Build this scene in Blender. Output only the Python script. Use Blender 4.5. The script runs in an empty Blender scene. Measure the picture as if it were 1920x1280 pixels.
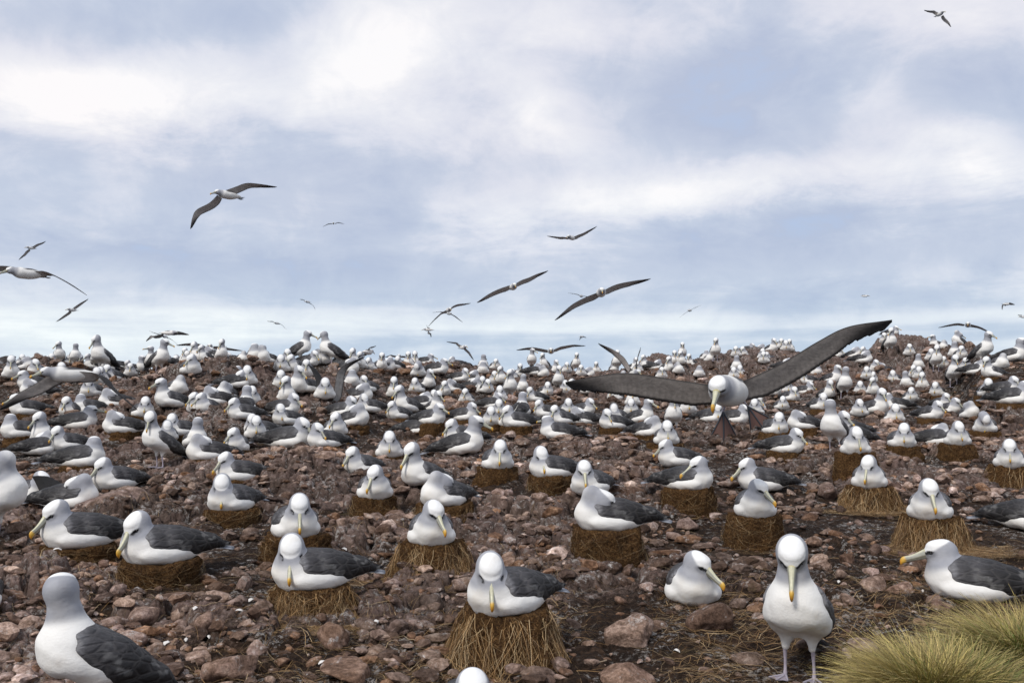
import bpy, math, random
import numpy as np
from math import radians, sin, cos, pi, sqrt

# ---------------------------------------------------------------- camera, sky, sun, exposure
S = bpy.context.scene
COL = S.collection
CAM_H = 1.40
FPX = 1867.0            # focal length in pixels of the 1920 px wide photograph (35 mm lens)
PITCH = math.atan(78 / FPX)
cam_data = bpy.data.cameras.new("camera")
cam_data.sensor_width = 36.0
cam_data.lens = 35.0
cam_data.clip_start = 0.05
cam_data.clip_end = 20000
cam_data.dof.use_dof = True
cam_data.dof.focus_distance = 5.6
cam_data.dof.aperture_fstop = 9.0
cam = bpy.data.objects.new("camera", cam_data)
COL.objects.link(cam)
cam.location = (0, 0, CAM_H)
cam.rotation_euler = (pi / 2 + PITCH, 0, 0)
S.camera = cam
S.view_settings.view_transform = 'Standard'
S.view_settings.look = 'None'
S.view_settings.exposure = 0.22
S.view_settings.gamma = 1.0
S.view_settings.use_curve_mapping = False
S.cycles.max_bounces = 6
S.cycles.diffuse_bounces = 3
S.cycles.use_adaptive_sampling = True

SUN_EL, SUN_AZ = radians(46), radians(215)     # azimuth clockwise from +Y (north)
sun = bpy.data.lights.new("sun", 'SUN')
sun.energy = 2.2
sun.angle = radians(14)
sun.color = (1.0, 0.955, 0.90)
sun_o = bpy.data.objects.new("sun", sun)
COL.objects.link(sun_o)
sun_o.rotation_euler = (pi / 2 - SUN_EL, 0, -SUN_AZ + pi)
sun_o.location = (0, 0, 30)

W = bpy.data.worlds.new("World")
S.world = W
W.use_nodes = True
NT = W.node_tree
NT.nodes.clear()

class G:
    """small helper for writing node graphs"""
    def __init__(s, nt): s.nt = nt
    def n(s, typ, **kw):
        nd = s.nt.nodes.new(typ)
        for k, v in kw.items():
            if k == 'inp':
                for kk, vv in v.items():
                    s.put(nd, kk, vv)
            else:
                setattr(nd, k, v)
        return nd
    def put(s, nd, key, v):
        if isinstance(v, bpy.types.NodeSocket): s.nt.links.new(v, nd.inputs[key])
        elif isinstance(v, bpy.types.Node): s.nt.links.new(v.outputs[0], nd.inputs[key])
        else: nd.inputs[key].default_value = v
    def m(s, op, a, b=0.0, c=0.0, clamp=False):
        nd = s.nt.nodes.new('ShaderNodeMath'); nd.operation = op; nd.use_clamp = clamp
        s.put(nd, 0, a); s.put(nd, 1, b); s.put(nd, 2, c)
        return nd.outputs[0]
    def mix(s, f, a, b, typ='MIX'):
        nd = s.nt.nodes.new('ShaderNodeMix'); nd.data_type = 'RGBA'; nd.blend_type = typ
        s.put(nd, 0, f); s.put(nd, 6, a); s.put(nd, 7, b)
        return nd.outputs[2]
    def ramp(s, f, stops, interp='LINEAR'):
        nd = s.nt.nodes.new('ShaderNodeValToRGB'); cr = nd.color_ramp; cr.interpolation = interp
        while len(cr.elements) < len(stops): cr.elements.new(0.5)
        for e, (p, c) in zip(cr.elements, stops):
            e.position = p
            e.color = (c[0], c[1], c[2], 1) if not isinstance(c, (int, float)) else (c, c, c, 1)
        s.put(nd, 0, f)
        return nd.outputs[0]
    def noise(s, vec, scale, detail=5, rough=0.55, dist=0.0, dim='3D', lac=2.0):
        nd = s.n('ShaderNodeTexNoise', noise_dimensions=dim)
        s.put(nd, 'Scale', scale); s.put(nd, 'Detail', detail); s.put(nd, 'Roughness', rough); s.put(nd, 'Distortion', dist)
        s.put(nd, 'Lacunarity', lac)
        if vec is not None: s.put(nd, 'Vector', vec)
        return nd.outputs[0]
    def smooth(s, x, a, b):
        nd = s.nt.nodes.new('ShaderNodeMapRange'); nd.interpolation_type = 'SMOOTHSTEP'
        s.put(nd, 0, x); s.put(nd, 1, a); s.put(nd, 2, b)
        return nd.outputs[0]

g = G(NT)
tc = g.n('ShaderNodeTexCoord')
sep = g.n('ShaderNodeSeparateXYZ', inp={0: tc.outputs['Generated']})
X, Y, Z = sep.outputs
az = g.m('ARCTAN2', X, Y)
el = g.m('ARCSINE', Z)
sky = g.n('ShaderNodeTexSky', sky_type='NISHITA', sun_disc=False)
sky.sun_elevation = SUN_EL
sky.sun_rotation = SUN_AZ
sky.air_density = 1.0
sky.dust_density = 0.6
# cloud deck: directions projected on a gently domed plane so that bands flatten towards the horizon
zz = g.m('ADD', g.m('MAXIMUM', Z, 0.0), 0.16)
cv = g.n('ShaderNodeCombineXYZ', inp={0: g.m('DIVIDE', X, zz), 1: g.m('DIVIDE', Y, zz), 2: 0.37})
n1 = g.noise(cv.outputs[0], 0.62, 7, 0.52, 0.25)
n2 = g.noise(cv.outputs[0], 1.9, 9, 0.66, 0.3)
vv = g.n('ShaderNodeCombineXYZ', inp={0: az, 1: g.m('MULTIPLY', el, 1.25), 2: 1.7})
n3 = g.noise(vv.outputs[0], 5.5, 6, 0.55, 0.35)
n4 = g.noise(vv.outputs[0], 14.0, 8, 0.62, 0.5)
def blob(px, py, sx, sy, rot=0.0):
    """soft patch of cloud centred on one direction of the sky (given in photograph pixels)"""
    a0 = math.atan((px - 960) / FPX); e0 = math.atan((718 - py) / FPX)
    wa = g.m('ADD', g.m('SUBTRACT', az, a0), g.m('MULTIPLY', g.m('SUBTRACT', n3, 0.5), 0.16))
    we = g.m('ADD', g.m('SUBTRACT', el, e0), g.m('MULTIPLY', g.m('SUBTRACT', n2, 0.5), 0.09))
    c, s_ = cos(rot), sin(rot)
    u = g.m('ADD', g.m('MULTIPLY', wa, c), g.m('MULTIPLY', we, s_))
    v = g.m('SUBTRACT', g.m('MULTIPLY', we, c), g.m('MULTIPLY', wa, s_))
    u = g.m('DIVIDE', u, sx / FPX); v = g.m('DIVIDE', v, sy / FPX)
    r2 = g.m('ADD', g.m('MULTIPLY', u, u), g.m('MULTIPLY', v, v))
    return g.m('EXPONENT', g.m('MULTIPLY', r2, -1.0))
BLOBS = [  # px, py, sx, sy, rot, amount (positive = bright cloud, negative = darker blue-grey)
    (640, 90, 170, 110, 0.2, .34), (800, 40, 250, 90, 0, .22), (90, 215, 210, 70, .1, .32), (330, 200, 260, 90, 0, .16), (350, 135, 60, 40, 0, .12),
    (500, 210, 380, 80, -.05, .14), (1160, 375, 300, 62, .1, .36), (1050, 210, 130, 50, -.4, .26), (1590, 330, 330, 60, .1, .22), (1860, 330, 90, 40, -.6, .22),
    (1670, 185, 60, 40, 0, .22), (1130, 60, 260, 60, -.2, .10), (1750, 40, 300, 60, 0, .12), (60, 20, 300, 60, 0, .10), (500, 410, 200, 40, 0, .12), (90, 400, 200, 50, 0, .05), (905, 400, 100, 60, .3, .12),
    (200, 80, 260, 60, .1, -.16), (500, 40, 200, 50, 0, -.10), (620, 330, 420, 70, 0, -.12), (700, 430, 300, 60, 0, -.20), (1350, 150, 260, 110, .1, -.22), (1800, 200, 240, 60, -.1, -.22),
    (1380, 270, 160, 50, -.2, -.14), (1450, 460, 420, 60, 0, -.12), (300, 500, 500, 30, 0, -.13), (1700, 580, 500, 45, 0, -.08), (1350, 520, 500, 20, 0, .05),
]
dens = g.m('ADD', g.m('MULTIPLY', g.m('SUBTRACT', n1, 0.5), 0.35), g.m('MULTIPLY', g.m('SUBTRACT', n2, 0.5), 0.52))
dens = g.m('ADD', dens, g.m('MULTIPLY', g.m('SUBTRACT', n3, 0.5), 0.55))
dens = g.m('ADD', dens, g.m('MULTIPLY', g.m('SUBTRACT', n4, 0.5), 0.46))
dens = g.m('ADD', g.m('MULTIPLY', dens, 0.98), 0.56)
for bx, by, sx, sy, ro, am in BLOBS:
    dens = g.m('ADD', dens, g.m('MULTIPLY', blob(bx, by, sx, sy, ro), am))
# long thin bright streaks low over the sea
sv = g.n('ShaderNodeCombineXYZ', inp={0: g.m('MULTIPLY', az, 1.3), 1: g.m('MULTIPLY', el, 17.0), 2: 4.2})
n5 = g.noise(sv.outputs[0], 2.4, 4, 0.5, 0.25)
e_b = math.atan((718 - 607) / FPX)
band = g.m('EXPONENT', g.m('MULTIPLY', g.m('POWER', g.m('DIVIDE', g.m('SUBTRACT', g.m('ADD', el, g.m('MULTIPLY', g.m('SUBTRACT', n5, .5), .055)), e_b), 0.012), 2.0), -1.0))
low = g.smooth(el, 0.13, 0.03)
dens = g.m('ADD', dens, g.m('MULTIPLY', band, 0.28))
dens = g.m('ADD', dens, g.m('MULTIPLY', g.m('MULTIPLY', g.m('SUBTRACT', n5, 0.5), low), 0.45))
dens = g.m('ADD', dens, g.m('MULTIPLY', low, 0.02))
warm = g.smooth(el, 0.09, 0.2)
cc = g.ramp(dens, [(0.10, (.36, .47, .67)), (0.34, (.385, .445, .575)), (0.52, (.455, .51, .62)), (0.68, (.58, .61, .69)), (0.86, (.68, .70, .745)), (1.0, (.78, .785, .80))])
cc = g.mix(g.m('MULTIPLY', warm, g.smooth(n1, 0.35, 0.65)), cc, g.mix(1.0, cc, (1.03, 0.995, 0.985, 1), 'MULTIPLY'))
cc = g.mix(g.m('MULTIPLY', low, 0.7), cc, g.mix(1.0, cc, (0.93, 1.02, 1.02, 1), 'MULTIPLY'))
cover = g.smooth(dens, 0.0, 0.34)
deck = g.mix(1.0, cc, (10.7, 10.7, 10.7, 1), 'MULTIPLY')
tot = g.mix(g.m('ADD', g.m('MULTIPLY', cover, 0.05), 0.93), sky.outputs[0], deck)
bg = g.n('ShaderNodeBackground', inp={0: tot, 1: 0.1})
out = g.n('ShaderNodeOutputWorld', inp={0: bg.outputs[0]})
# ---------------------------------------------------------------- generic helpers
rng = np.random.default_rng(7)
random.seed(7)

def ray(px, py):
    """world direction through one pixel of the 1920x1280 photograph"""
    u = (px - 960) / FPX; v = (640 - py) / FPX
    return np.array([u, cos(PITCH) - v * sin(PITCH), sin(PITCH) + v * cos(PITCH)])

def at(px, py, depth):
    d = ray(px, py)
    return np.array([0, 0, CAM_H]) + d * (depth / d[1])

def _h(ix, iy, iz, seed=0):
    n = (ix * 374761393 + iy * 668265263 + iz * 2147483647 + seed * 1274126177) & 0xffffffff
    n = ((n ^ (n >> 13)) * 1274126177) & 0xffffffff
    n = ((n ^ (n >> 16)) * 2246822519) & 0xffffffff
    return ((n ^ (n >> 15)) & 0xffffff) / float(0xffffff)

def vnoise(x, y, z=0.0, seed=0):
    x, y, z = np.broadcast_arrays(np.asarray(x, float), np.asarray(y, float), np.asarray(z, float))
    ix, iy, iz = np.floor(x).astype(np.int64), np.floor(y).astype(np.int64), np.floor(z).astype(np.int64)
    fx, fy, fz = x - ix, y - iy, z - iz
    fx, fy, fz = [t * t * (3 - 2 * t) for t in (fx, fy, fz)]
    r = 0
    for a in (0, 1):
        for b in (0, 1):
            for c in (0, 1):
                w = (fx if a else 1 - fx) * (fy if b else 1 - fy) * (fz if c else 1 - fz)
                r = r + w * _h(ix + a, iy + b, iz + c, seed)
    return r

def fbm(x, y, z=0.0, oct=4, seed=0, gain=.5):
    r = 0; a = 1; t = 0; f = 1
    for o in range(oct):
        r = r + a * vnoise(np.asarray(x) * f, np.asarray(y) * f, np.asarray(z) * f, seed + o * 17); t += a
        a *= gain; f *= 2.03
    return r / t

def worley(x, y, seed=0):
    """distance to nearest and second nearest cell point, and a random value per cell (2-D)"""
    x = np.asarray(x, float); y = np.asarray(y, float)
    ix, iy = np.floor(x).astype(np.int64), np.floor(y).astype(np.int64)
    f1 = np.full(x.shape, 9.0); f2 = np.full(x.shape, 9.0); idv = np.zeros(x.shape)
    for a in (-1, 0, 1):
        for b in (-1, 0, 1):
            cx, cy = ix + a, iy + b
            px = cx + _h(cx, cy, 0, seed); py = cy + _h(cx, cy, 1, seed + 5)
            d = np.hypot(px - x, py - y)
            v = _h(cx, cy, 2, seed + 9)
            nearer = d < f1
            f2 = np.where(nearer, f1, np.minimum(f2, d))
            idv = np.where(nearer, v, idv)
            f1 = np.where(nearer, d, f1)
    return f1, f2, idv

def sstep(a, b, x):
    t = np.clip((np.asarray(x, float) - a) / (b - a), 0, 1)
    return t * t * (3 - 2 * t)

def mesh_np(name, V, F, mat=None, smooth=True, col=None):
    """mesh from numpy vertices and an (n,3) or (n,4) face array, optional vertex colours"""
    me = bpy.data.meshes.new(name)
    V = np.asarray(V, np.float32); F = np.asarray(F, np.int32)
    k = F.shape[1]
    me.vertices.add(len(V)); me.vertices.foreach_set('co', V.ravel())
    me.loops.add(F.size); me.loops.foreach_set('vertex_index', F.ravel())
    me.polygons.add(len(F))
    me.polygons.foreach_set('loop_start', np.arange(len(F), dtype=np.int32) * k)
    me.polygons.foreach_set('loop_total', np.full(len(F), k, np.int32))
    me.polygons.foreach_set('use_smooth', np.full(len(F), smooth, bool))
    me.update(calc_edges=True)
    me.validate()
    if col is not None:
        ca = me.color_attributes.new('Col', 'FLOAT_COLOR', 'POINT')
        c4 = np.ones((len(V), 4), np.float32); c4[:, :3] = col
        ca.data.foreach_set('color', c4.ravel())
    if mat is not None: me.materials.append(mat)
    return me

def link(name, me, parent=None):
    o = bpy.data.objects.new(name, me)
    COL.objects.link(o)
    if parent is not None: o.parent = parent
    return o

def tag(o, label=None, cat=None, group=None, kind=None):
    if label: o['label'] = label
    if cat: o['category'] = cat
    if group: o['group'] = group
    if kind: o['kind'] = kind
    return o

def thing(name, loc, rz=0.0, sc=1.0):
    o = bpy.data.objects.new(name, None)
    o.empty_display_size = 0.1
    COL.objects.link(o)
    o.location = loc; o.rotation_euler = (0, 0, rz); o.scale = (sc, sc, sc)
    return o

def rotz(a):
    c, s = cos(a), sin(a)
    return np.array([[c, -s, 0], [s, c, 0], [0, 0, 1.]])
def rotx(a):
    c, s = cos(a), sin(a)
    return np.array([[1., 0, 0], [0, c, -s], [0, s, c]])
def roty(a):
    c, s = cos(a), sin(a)
    return np.array([[c, 0, s], [0, 1., 0], [-s, 0, c]])

def loft(rings, cap=True):
    """rings: list of (n,3) arrays with equal n -> V, quad F"""
    n = len(rings[0]); V = np.vstack(rings); F = []
    for i in range(len(rings) - 1):
        for j in range(n):
            a = i * n + j; b = i * n + (j + 1) % n
            F.append((a, b, b + n, a + n))
    V = list(V)
    if cap:
        for i, rev in ((0, True), (len(rings) - 1, False)):
            c = len(V); V.append(np.mean(rings[i], axis=0))
            for j in range(n):
                a = i * n + j; b = i * n + (j + 1) % n
                F.append((b, a, c, c) if rev else (a, b, c, c))
    return np.array(V), F

def mesh_any(name, V, F, mat=None, smooth=True, col=None):
    FF = [tuple(dict.fromkeys(f)) for f in F]
    me = bpy.data.meshes.new(name)
    me.from_pydata([tuple(map(float, v)) for v in V], [], FF)
    me.polygons.foreach_set('use_smooth', [smooth] * len(me.polygons))
    if col is not None:
        ca = me.color_attributes.new('Col', 'FLOAT_COLOR', 'POINT')
        c4 = np.ones((len(V), 4), np.float32); c4[:, :3] = col
        ca.data.foreach_set('color', c4.ravel())
    me.update()
    if mat is not None: me.materials.append(mat)
    return me

# signed distance building blocks and a surface-nets mesher -> one continuous skin per body
def ell(P, c, r, R=None):
    q = P - np.asarray(c, float)
    if R is not None: q = q @ R
    r = np.asarray(r, float)
    k0 = np.sqrt(((q / r) ** 2).sum(-1)); k1 = np.sqrt(((q / (r * r)) ** 2).sum(-1)) + 1e-9
    return k0 * (k0 - 1) / k1
def cone(P, a, b, ra, rb):
    a = np.asarray(a, float); b = np.asarray(b, float)
    ab = b - a; t = np.clip(((P - a) @ ab) / (ab @ ab), 0, 1)
    d = np.sqrt(((P - a - t[..., None] * ab) ** 2).sum(-1))
    return d - (ra + (rb - ra) * t)
def smin(a, b, k):
    h = np.clip(0.5 + 0.5 * (b - a) / k, 0, 1)
    return b + (a - b) * h - k * h * (1 - h)
def smax(a, b, k): return -smin(-a, -b, k)

def surface_nets(fn, lo, hi, h):
    lo = np.asarray(lo, float); hi = np.asarray(hi, float)
    n = np.ceil((hi - lo) / h).astype(int) + 1
    ax = [lo[i] + h * np.arange(n[i]) for i in range(3)]
    P = np.stack(np.meshgrid(*ax, indexing='ij'), -1)
    F = fn(P)
    s = F < 0
    cn = n - 1
    cnt = np.zeros(cn, int); acc = np.zeros(tuple(cn) + (3,))
    def sl(o):
        return tuple(slice(o[i], o[i] + cn[i]) for i in range(3))
    for axis in range(3):
        oth = [i for i in range(3) if i != axis]
        for u in (0, 1):
            for v in (0, 1):
                o = [0, 0, 0]; o[oth[0]] = u; o[oth[1]] = v
                o2 = list(o); o2[axis] = 1
                fa, fb = F[sl(o)], F[sl(o2)]
                x = (fa < 0) != (fb < 0)
                t = np.where(x, fa / np.where(x, fa - fb, 1), 0)
                p = np.zeros(tuple(cn) + (3,)); p[..., 0] = o[0]; p[..., 1] = o[1]; p[..., 2] = o[2]
                p[..., axis] += t
                acc += p * x[..., None]; cnt += x
    act = cnt > 0
    idx = -np.ones(cn, int); idx[act] = np.arange(act.sum())
    base = np.stack(np.meshgrid(*[np.arange(c) for c in cn], indexing='ij'), -1)
    V = lo + h * (base[act] + acc[act] / cnt[act][:, None])
    Q = []
    for axis in range(3):
        u, v = [(1, 2), (2, 0), (0, 1)][axis]
        sa = [slice(None)] * 3; sb = [slice(None)] * 3
        sa[axis] = slice(0, -1); sb[axis] = slice(1, None)
        A, B = s[tuple(sa)], s[tuple(sb)]
        x = A != B
        ii = np.argwhere(x)
        ok = (ii[:, u] > 0) & (ii[:, v] > 0) & (ii[:, u] < cn[u]) & (ii[:, v] < cn[v])
        ii = ii[ok]
        inside = A[tuple(ii.T)]
        def cell(du, dv):
            j = ii.copy(); j[:, u] -= du; j[:, v] -= dv
            return idx[tuple(j.T)]
        q = np.stack([cell(0, 0), cell(1, 0), cell(1, 1), cell(0, 1)], -1)
        q[~inside] = q[~inside][:, ::-1]
        Q.append(q)
    return V, np.vstack(Q)
# ---------------------------------------------------------------- materials
def newmat(name, rough=0.8, spec=0.3):
    m = bpy.data.materials.new(name); m.use_nodes = True
    nt = m.node_tree; b = nt.nodes['Principled BSDF']
    b.inputs['Roughness'].default_value = rough
    b.inputs['Specular IOR Level'].default_value = spec
    return m, G(nt), b

def bump(g_, b, height, strength=0.4, dist=0.01, normal=None):
    nd = g_.n('ShaderNodeBump', inp={'Height': height, 'Strength': strength, 'Distance': dist})
    if normal is not None: g_.put(nd, 'Normal', normal)
    g_.put(b, 'Normal', nd.outputs[0])
    return nd.outputs[0]

MAT = {}
def make_mats():
    # white body plumage: colour attribute carries the cap, brow and cheek pattern
    m, g_, b = newmat('body_plumage', 0.75, 0.2)
    at_ = g_.n('ShaderNodeVertexColor', layer_name='Col')
    tc_ = g_.n('ShaderNodeTexCoord')
    ob = tc_.outputs['Object']
    mp = g_.n('ShaderNodeMapping', inp={0: ob, 'Scale': (1, .45, 1)})
    f = g_.noise(mp.outputs[0], 90, 3, .6)
    f2 = g_.noise(ob, 14, 4, .6)
    oi = g_.n('ShaderNodeObjectInfo')
    dirt = g_.m('MULTIPLY', g_.smooth(g_.noise(ob, 7, 4, .6), .52, .75), .35)
    c = g_.mix(g_.m('MULTIPLY', g_.m('SUBTRACT', 1, f2), .26), at_.outputs[0], (.60, .56, .48, 1), 'MULTIPLY')
    c = g_.mix(dirt, c, g_.mix(1, c, (.80, .72, .60, 1), 'MULTIPLY'))
    g_.put(b, 'Base Color', c)
    hgt = g_.m('ADD', g_.m('MULTIPLY', f, .5), f2)
    bump(g_, b, hgt, .6, .006)
    b.inputs['Subsurface Weight'].default_value = 0.0
    MAT['body'] = m
    # wing plumage: overlapping feather scales with paler worn edges
    m, g_, b = newmat('wing_plumage', 0.62, 0.3)
    at_ = g_.n('ShaderNodeVertexColor', layer_name='Col')
    ob = g_.n('ShaderNodeTexCoord').outputs['Object']
    sp = g_.n('ShaderNodeSeparateXYZ', inp={0: ob})
    cb = g_.n('ShaderNodeCombineXYZ', inp={0: g_.m('MULTIPLY', sp.outputs[0], 24), 1: g_.m('MULTIPLY', sp.outputs[1], 12), 2: g_.m('MULTIPLY', sp.outputs[2], 30)})
    wv = g_.mix(.06, cb.outputs[0], g_.n('ShaderNodeTexNoise', inp={'Vector': cb.outputs[0], 'Scale': 1.5}).outputs[1], 'ADD')
    vo = g_.n('ShaderNodeTexVoronoi', feature='DISTANCE_TO_EDGE', inp={'Vector': wv, 'Scale': 1.0})
    vc = g_.n('ShaderNodeTexVoronoi', feature='F1', inp={'Vector': wv, 'Scale': 1.0})
    edge = g_.smooth(vo.outputs[0], .10, .02)
    ns = g_.noise(ob, 18, 5, .65)
    ns2 = g_.noise(g_.n('ShaderNodeMapping', inp={0: ob, 'Scale': (1, .25, 1)}).outputs[0], 120, 2, .6)
    c = g_.mix(g_.m('MULTIPLY', g_.m('SUBTRACT', vc.outputs['Color'], .5), .0), at_.outputs[0], at_.outputs[0])
    c = g_.mix(1, c, g_.ramp(ns, [(.25, .6), (.5, .95), (.75, 1.5)]), 'MULTIPLY')
    c = g_.mix(1, c, g_.ramp(ns2, [(.3, .8), (.7, 1.2)]), 'MULTIPLY')
    c = g_.mix(g_.m('MULTIPLY', edge, .20), c, (.11, .10, .095, 1))
    g_.put(b, 'Base Color', c)
    bump(g_, b, g_.m('ADD', g_.m('MULTIPLY', g_.smooth(vo.outputs[0], 0, .25), 1.0), g_.m('MULTIPLY', ns2, .4)), .55, .006)
    MAT['wing'] = m
    # bill
    m, g_, b = newmat('bill_horn', 0.38, 0.45)
    at_ = g_.n('ShaderNodeVertexColor', layer_name='Col')
    ob = g_.n('ShaderNodeTexCoord').outputs['Object']
    c = g_.mix(1, at_.outputs[0], g_.ramp(g_.noise(ob, 60, 3, .6), [(.3, .85), (.7, 1.1)]), 'MULTIPLY')
    g_.put(b, 'Base Color', c)
    MAT['bill'] = m
    m, g_, b = newmat('eye_dark', 0.12, 0.6)
    b.inputs['Base Color'].default_value = (.008, .006, .005, 1)
    MAT['eye'] = m
    m, g_, b = newmat('leg_skin', 0.5, 0.4)
    ob = g_.n('ShaderNodeTexCoord').outputs['Object']
    g_.put(b, 'Base Color', g_.ramp(g_.noise(ob, 70, 3, .6), [(.3, (.28, .25, .30)), (.7, (.46, .41, .46))]))
    bump(g_, b, g_.noise(ob, 160, 3, .6), .4, .002)
    MAT['leg'] = m
    m, g_, b = newmat('web_skin', 0.45, 0.4)
    at_ = g_.n('ShaderNodeVertexColor', layer_name='Col')
    g_.put(b, 'Base Color', at_.outputs[0])
    MAT['web'] = m
    # flight feathers of the gliding birds
    m, g_, b = newmat('flight_feathers', 0.7, 0.2)
    at_ = g_.n('ShaderNodeVertexColor', layer_name='Col')
    ob = g_.n('ShaderNodeTexCoord').outputs['Object']
    c = g_.mix(1, at_.outputs[0], g_.ramp(g_.noise(ob, 22, 4, .6), [(.3, .8), (.7, 1.2)]), 'MULTIPLY')
    g_.put(b, 'Base Color', c)
    bump(g_, b, g_.noise(g_.n('ShaderNodeMapping', inp={0: ob, 'Scale': (1, .15, 1)}).outputs[0], 60, 2, .5), .5, .006)
    MAT['flight'] = m
    # peat and straw of the nests
    m, g_, b = newmat('nest_peat', 0.95, 0.1)
    ob = g_.n('ShaderNodeTexCoord').outputs['Object']
    na = g_.noise(ob, 9, 6, .7); nb = g_.noise(ob, 70, 5, .75, .6)
    c = g_.ramp(nb, [(.30, (.016, .008, .004)), (.46, (.070, .036, .015)), (.58, (.160, .086, .034)), (.74, (.36, .22, .105))])
    c = g_.mix(g_.m('MULTIPLY', g_.smooth(na, .5, .7), .6), c, (.035, .020, .012, 1))
    sp = g_.smooth(g_.noise(ob, 45, 3, .5), .74, .79)
    c = g_.mix(g_.m('MULTIPLY', sp, .6), c, (.42, .36, .29, 1))
    g_.put(b, 'Base Color', c)
    bump(g_, b, g_.m('ADD', nb, na), 1.0, .03)
    MAT['peat'] = m
    m, g_, b = newmat('dry_straw', 0.7, 0.25)
    at_ = g_.n('ShaderNodeVertexColor', layer_name='Col')
    g_.put(b, 'Base Color', at_.outputs[0])
    MAT['straw'] = m
    m, g_, b = newmat('grass_blades', 0.6, 0.25)
    at_ = g_.n('ShaderNodeVertexColor', layer_name='Col')
    g_.put(b, 'Base Color', at_.outputs[0])
    MAT['grass'] = m

    def rockmat(name, vcol):
        m, g_, b = newmat(name, 0.88, 0.2)
        geo = g_.n('ShaderNodeNewGeometry')
        P = geo.outputs['Position']
        a = g_.noise(P, 3.2, 6, .65); bb = g_.noise(P, 17, 6, .7, .4); c3 = g_.noise(P, 75, 4, .7)
        c = g_.ramp(bb, [(.28, (.060, .038, .027)), (.44, (.155, .106, .079)), (.56, (.275, .200, .158)), (.76, (.50, .41, .35))])
        c = g_.mix(g_.smooth(a, .42, .66), c, g_.mix(1, c, (.90, .90, .98, 1), 'MULTIPLY'))
        c = g_.mix(1, c, g_.ramp(c3, [(.3, .6), (.7, 1.3)]), 'MULTIPLY')
        c = g_.mix(1, c, g_.ramp(g_.noise(P, .55, 4, .6), [(.36, .62), (.5, .95), (.64, 1.38)]), 'MULTIPLY')
        if vcol:
            at_ = g_.n('ShaderNodeVertexColor', layer_name='Col')
            c = g_.mix(1, c, at_.outputs[0], 'MULTIPLY')
        else:
            oi = g_.n('ShaderNodeObjectInfo')
            c = g_.mix(1, c, g_.ramp(oi.outputs['Random'], [(0, (.60, .50, .44)), (.35, (.95, .90, .86)), (.7, (1.2, 1.15, 1.15)), (1, (.9, .72, .56))]), 'MULTIPLY')
        w = g_.noise(P, 6.5, 6, .75, .8); w2 = g_.noise(P, 40, 4, .7)
        up = g_.n('ShaderNodeSeparateXYZ', inp={0: geo.outputs['Normal']}).outputs[2]
        gu = g_.m('MULTIPLY', g_.m('MULTIPLY', g_.smooth(w, .54, .64), g_.smooth(w2, .45, .62)), g_.smooth(up, .0, .6))
        c = g_.mix(g_.m('MULTIPLY', gu, .8), c, (.55, .52, .49, 1))
        li = g_.smooth(g_.noise(P, 5.0, 5, .7), .63, .74)
        c = g_.mix(g_.m('MULTIPLY', li, .30), c, (.11, .095, .04, 1))
        g_.put(b, 'Base Color', c)
        bump(g_, b, g_.m('ADD', g_.m('MULTIPLY', bb, 1.0), g_.m('MULTIPLY', c3, .5)), .9, .02)
        return m
    MAT['rock'] = rockmat('loose_rock', False)
    MAT['rubble'] = rockmat('rubble_rock', True)
    # ground: attribute Col.r = rock outcrop amount, Col.g = crevice
    m, g_, b = newmat('peat_and_rock_ground', 0.92, 0.15)
    geo = g_.n('ShaderNodeNewGeometry'); P = geo.outputs['Position']
    at_ = g_.n('ShaderNodeVertexColor', layer_name='Col')
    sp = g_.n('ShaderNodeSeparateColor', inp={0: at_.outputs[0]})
    a = g_.noise(P, 2.2, 6, .65); bb = g_.noise(P, 14, 6, .72, .5); c3 = g_.noise(P, 60, 5, .75)
    peat = g_.ramp(bb, [(.30, (.009, .0055, .0035)), (.50, (.030, .0175, .011)), (.65, (.075, .044, .026)), (.80, (.18, .115, .075))])
    peat = g_.mix(1, peat, g_.ramp(c3, [(.3, .55), (.7, 1.5)]), 'MULTIPLY')
    rock = g_.ramp(bb, [(.28, (.056, .036, .027)), (.44, (.130, .088, .068)), (.58, (.225, .162, .132)), (.76, (.40, .32, .28))])
    rock = g_.mix(g_.smooth(a, .40, .60), rock, g_.mix(1, rock, (.97, .94, .98, 1), 'MULTIPLY'))
    rock = g_.mix(1, rock, g_.ramp(c3, [(.3, .6), (.7, 1.35)]), 'MULTIPLY')
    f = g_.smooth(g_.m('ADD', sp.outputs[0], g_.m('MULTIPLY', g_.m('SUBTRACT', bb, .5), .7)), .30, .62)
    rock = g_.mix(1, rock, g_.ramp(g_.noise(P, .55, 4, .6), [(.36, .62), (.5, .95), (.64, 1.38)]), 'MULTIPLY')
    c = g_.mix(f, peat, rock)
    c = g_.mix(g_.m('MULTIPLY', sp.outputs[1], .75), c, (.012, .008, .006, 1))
    w = g_.noise(P, 2.6, 6, .75, 1.0); w2 = g_.noise(P, 26, 5, .75)
    gu = g_.m('MULTIPLY', g_.smooth(w, .47, .60), g_.smooth(w2, .49, .60))
    c = g_.mix(g_.m('MULTIPLY', gu, .75), c, (.50, .47, .44, 1))
    moss = g_.m('MULTIPLY', g_.smooth(g_.noise(P, 1.1, 5, .7), .58, .72), g_.smooth(bb, .4, .6))
    c = g_.mix(g_.m('MULTIPLY', moss, .40), c, (.085, .078, .032, 1))
    g_.put(b, 'Base Color', c)
    bump(g_, b, g_.m('ADD', g_.m('MULTIPLY', bb, 1.2), g_.m('MULTIPLY', c3, .6)), 1.0, .03)
    MAT['ground'] = m
    m, g_, b = newmat('sea_water', 0.15, 0.5)
    b.inputs['Base Color'].default_value = (.03, .06, .09, 1)
    P = g_.n('ShaderNodeNewGeometry').outputs['Position']
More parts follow.
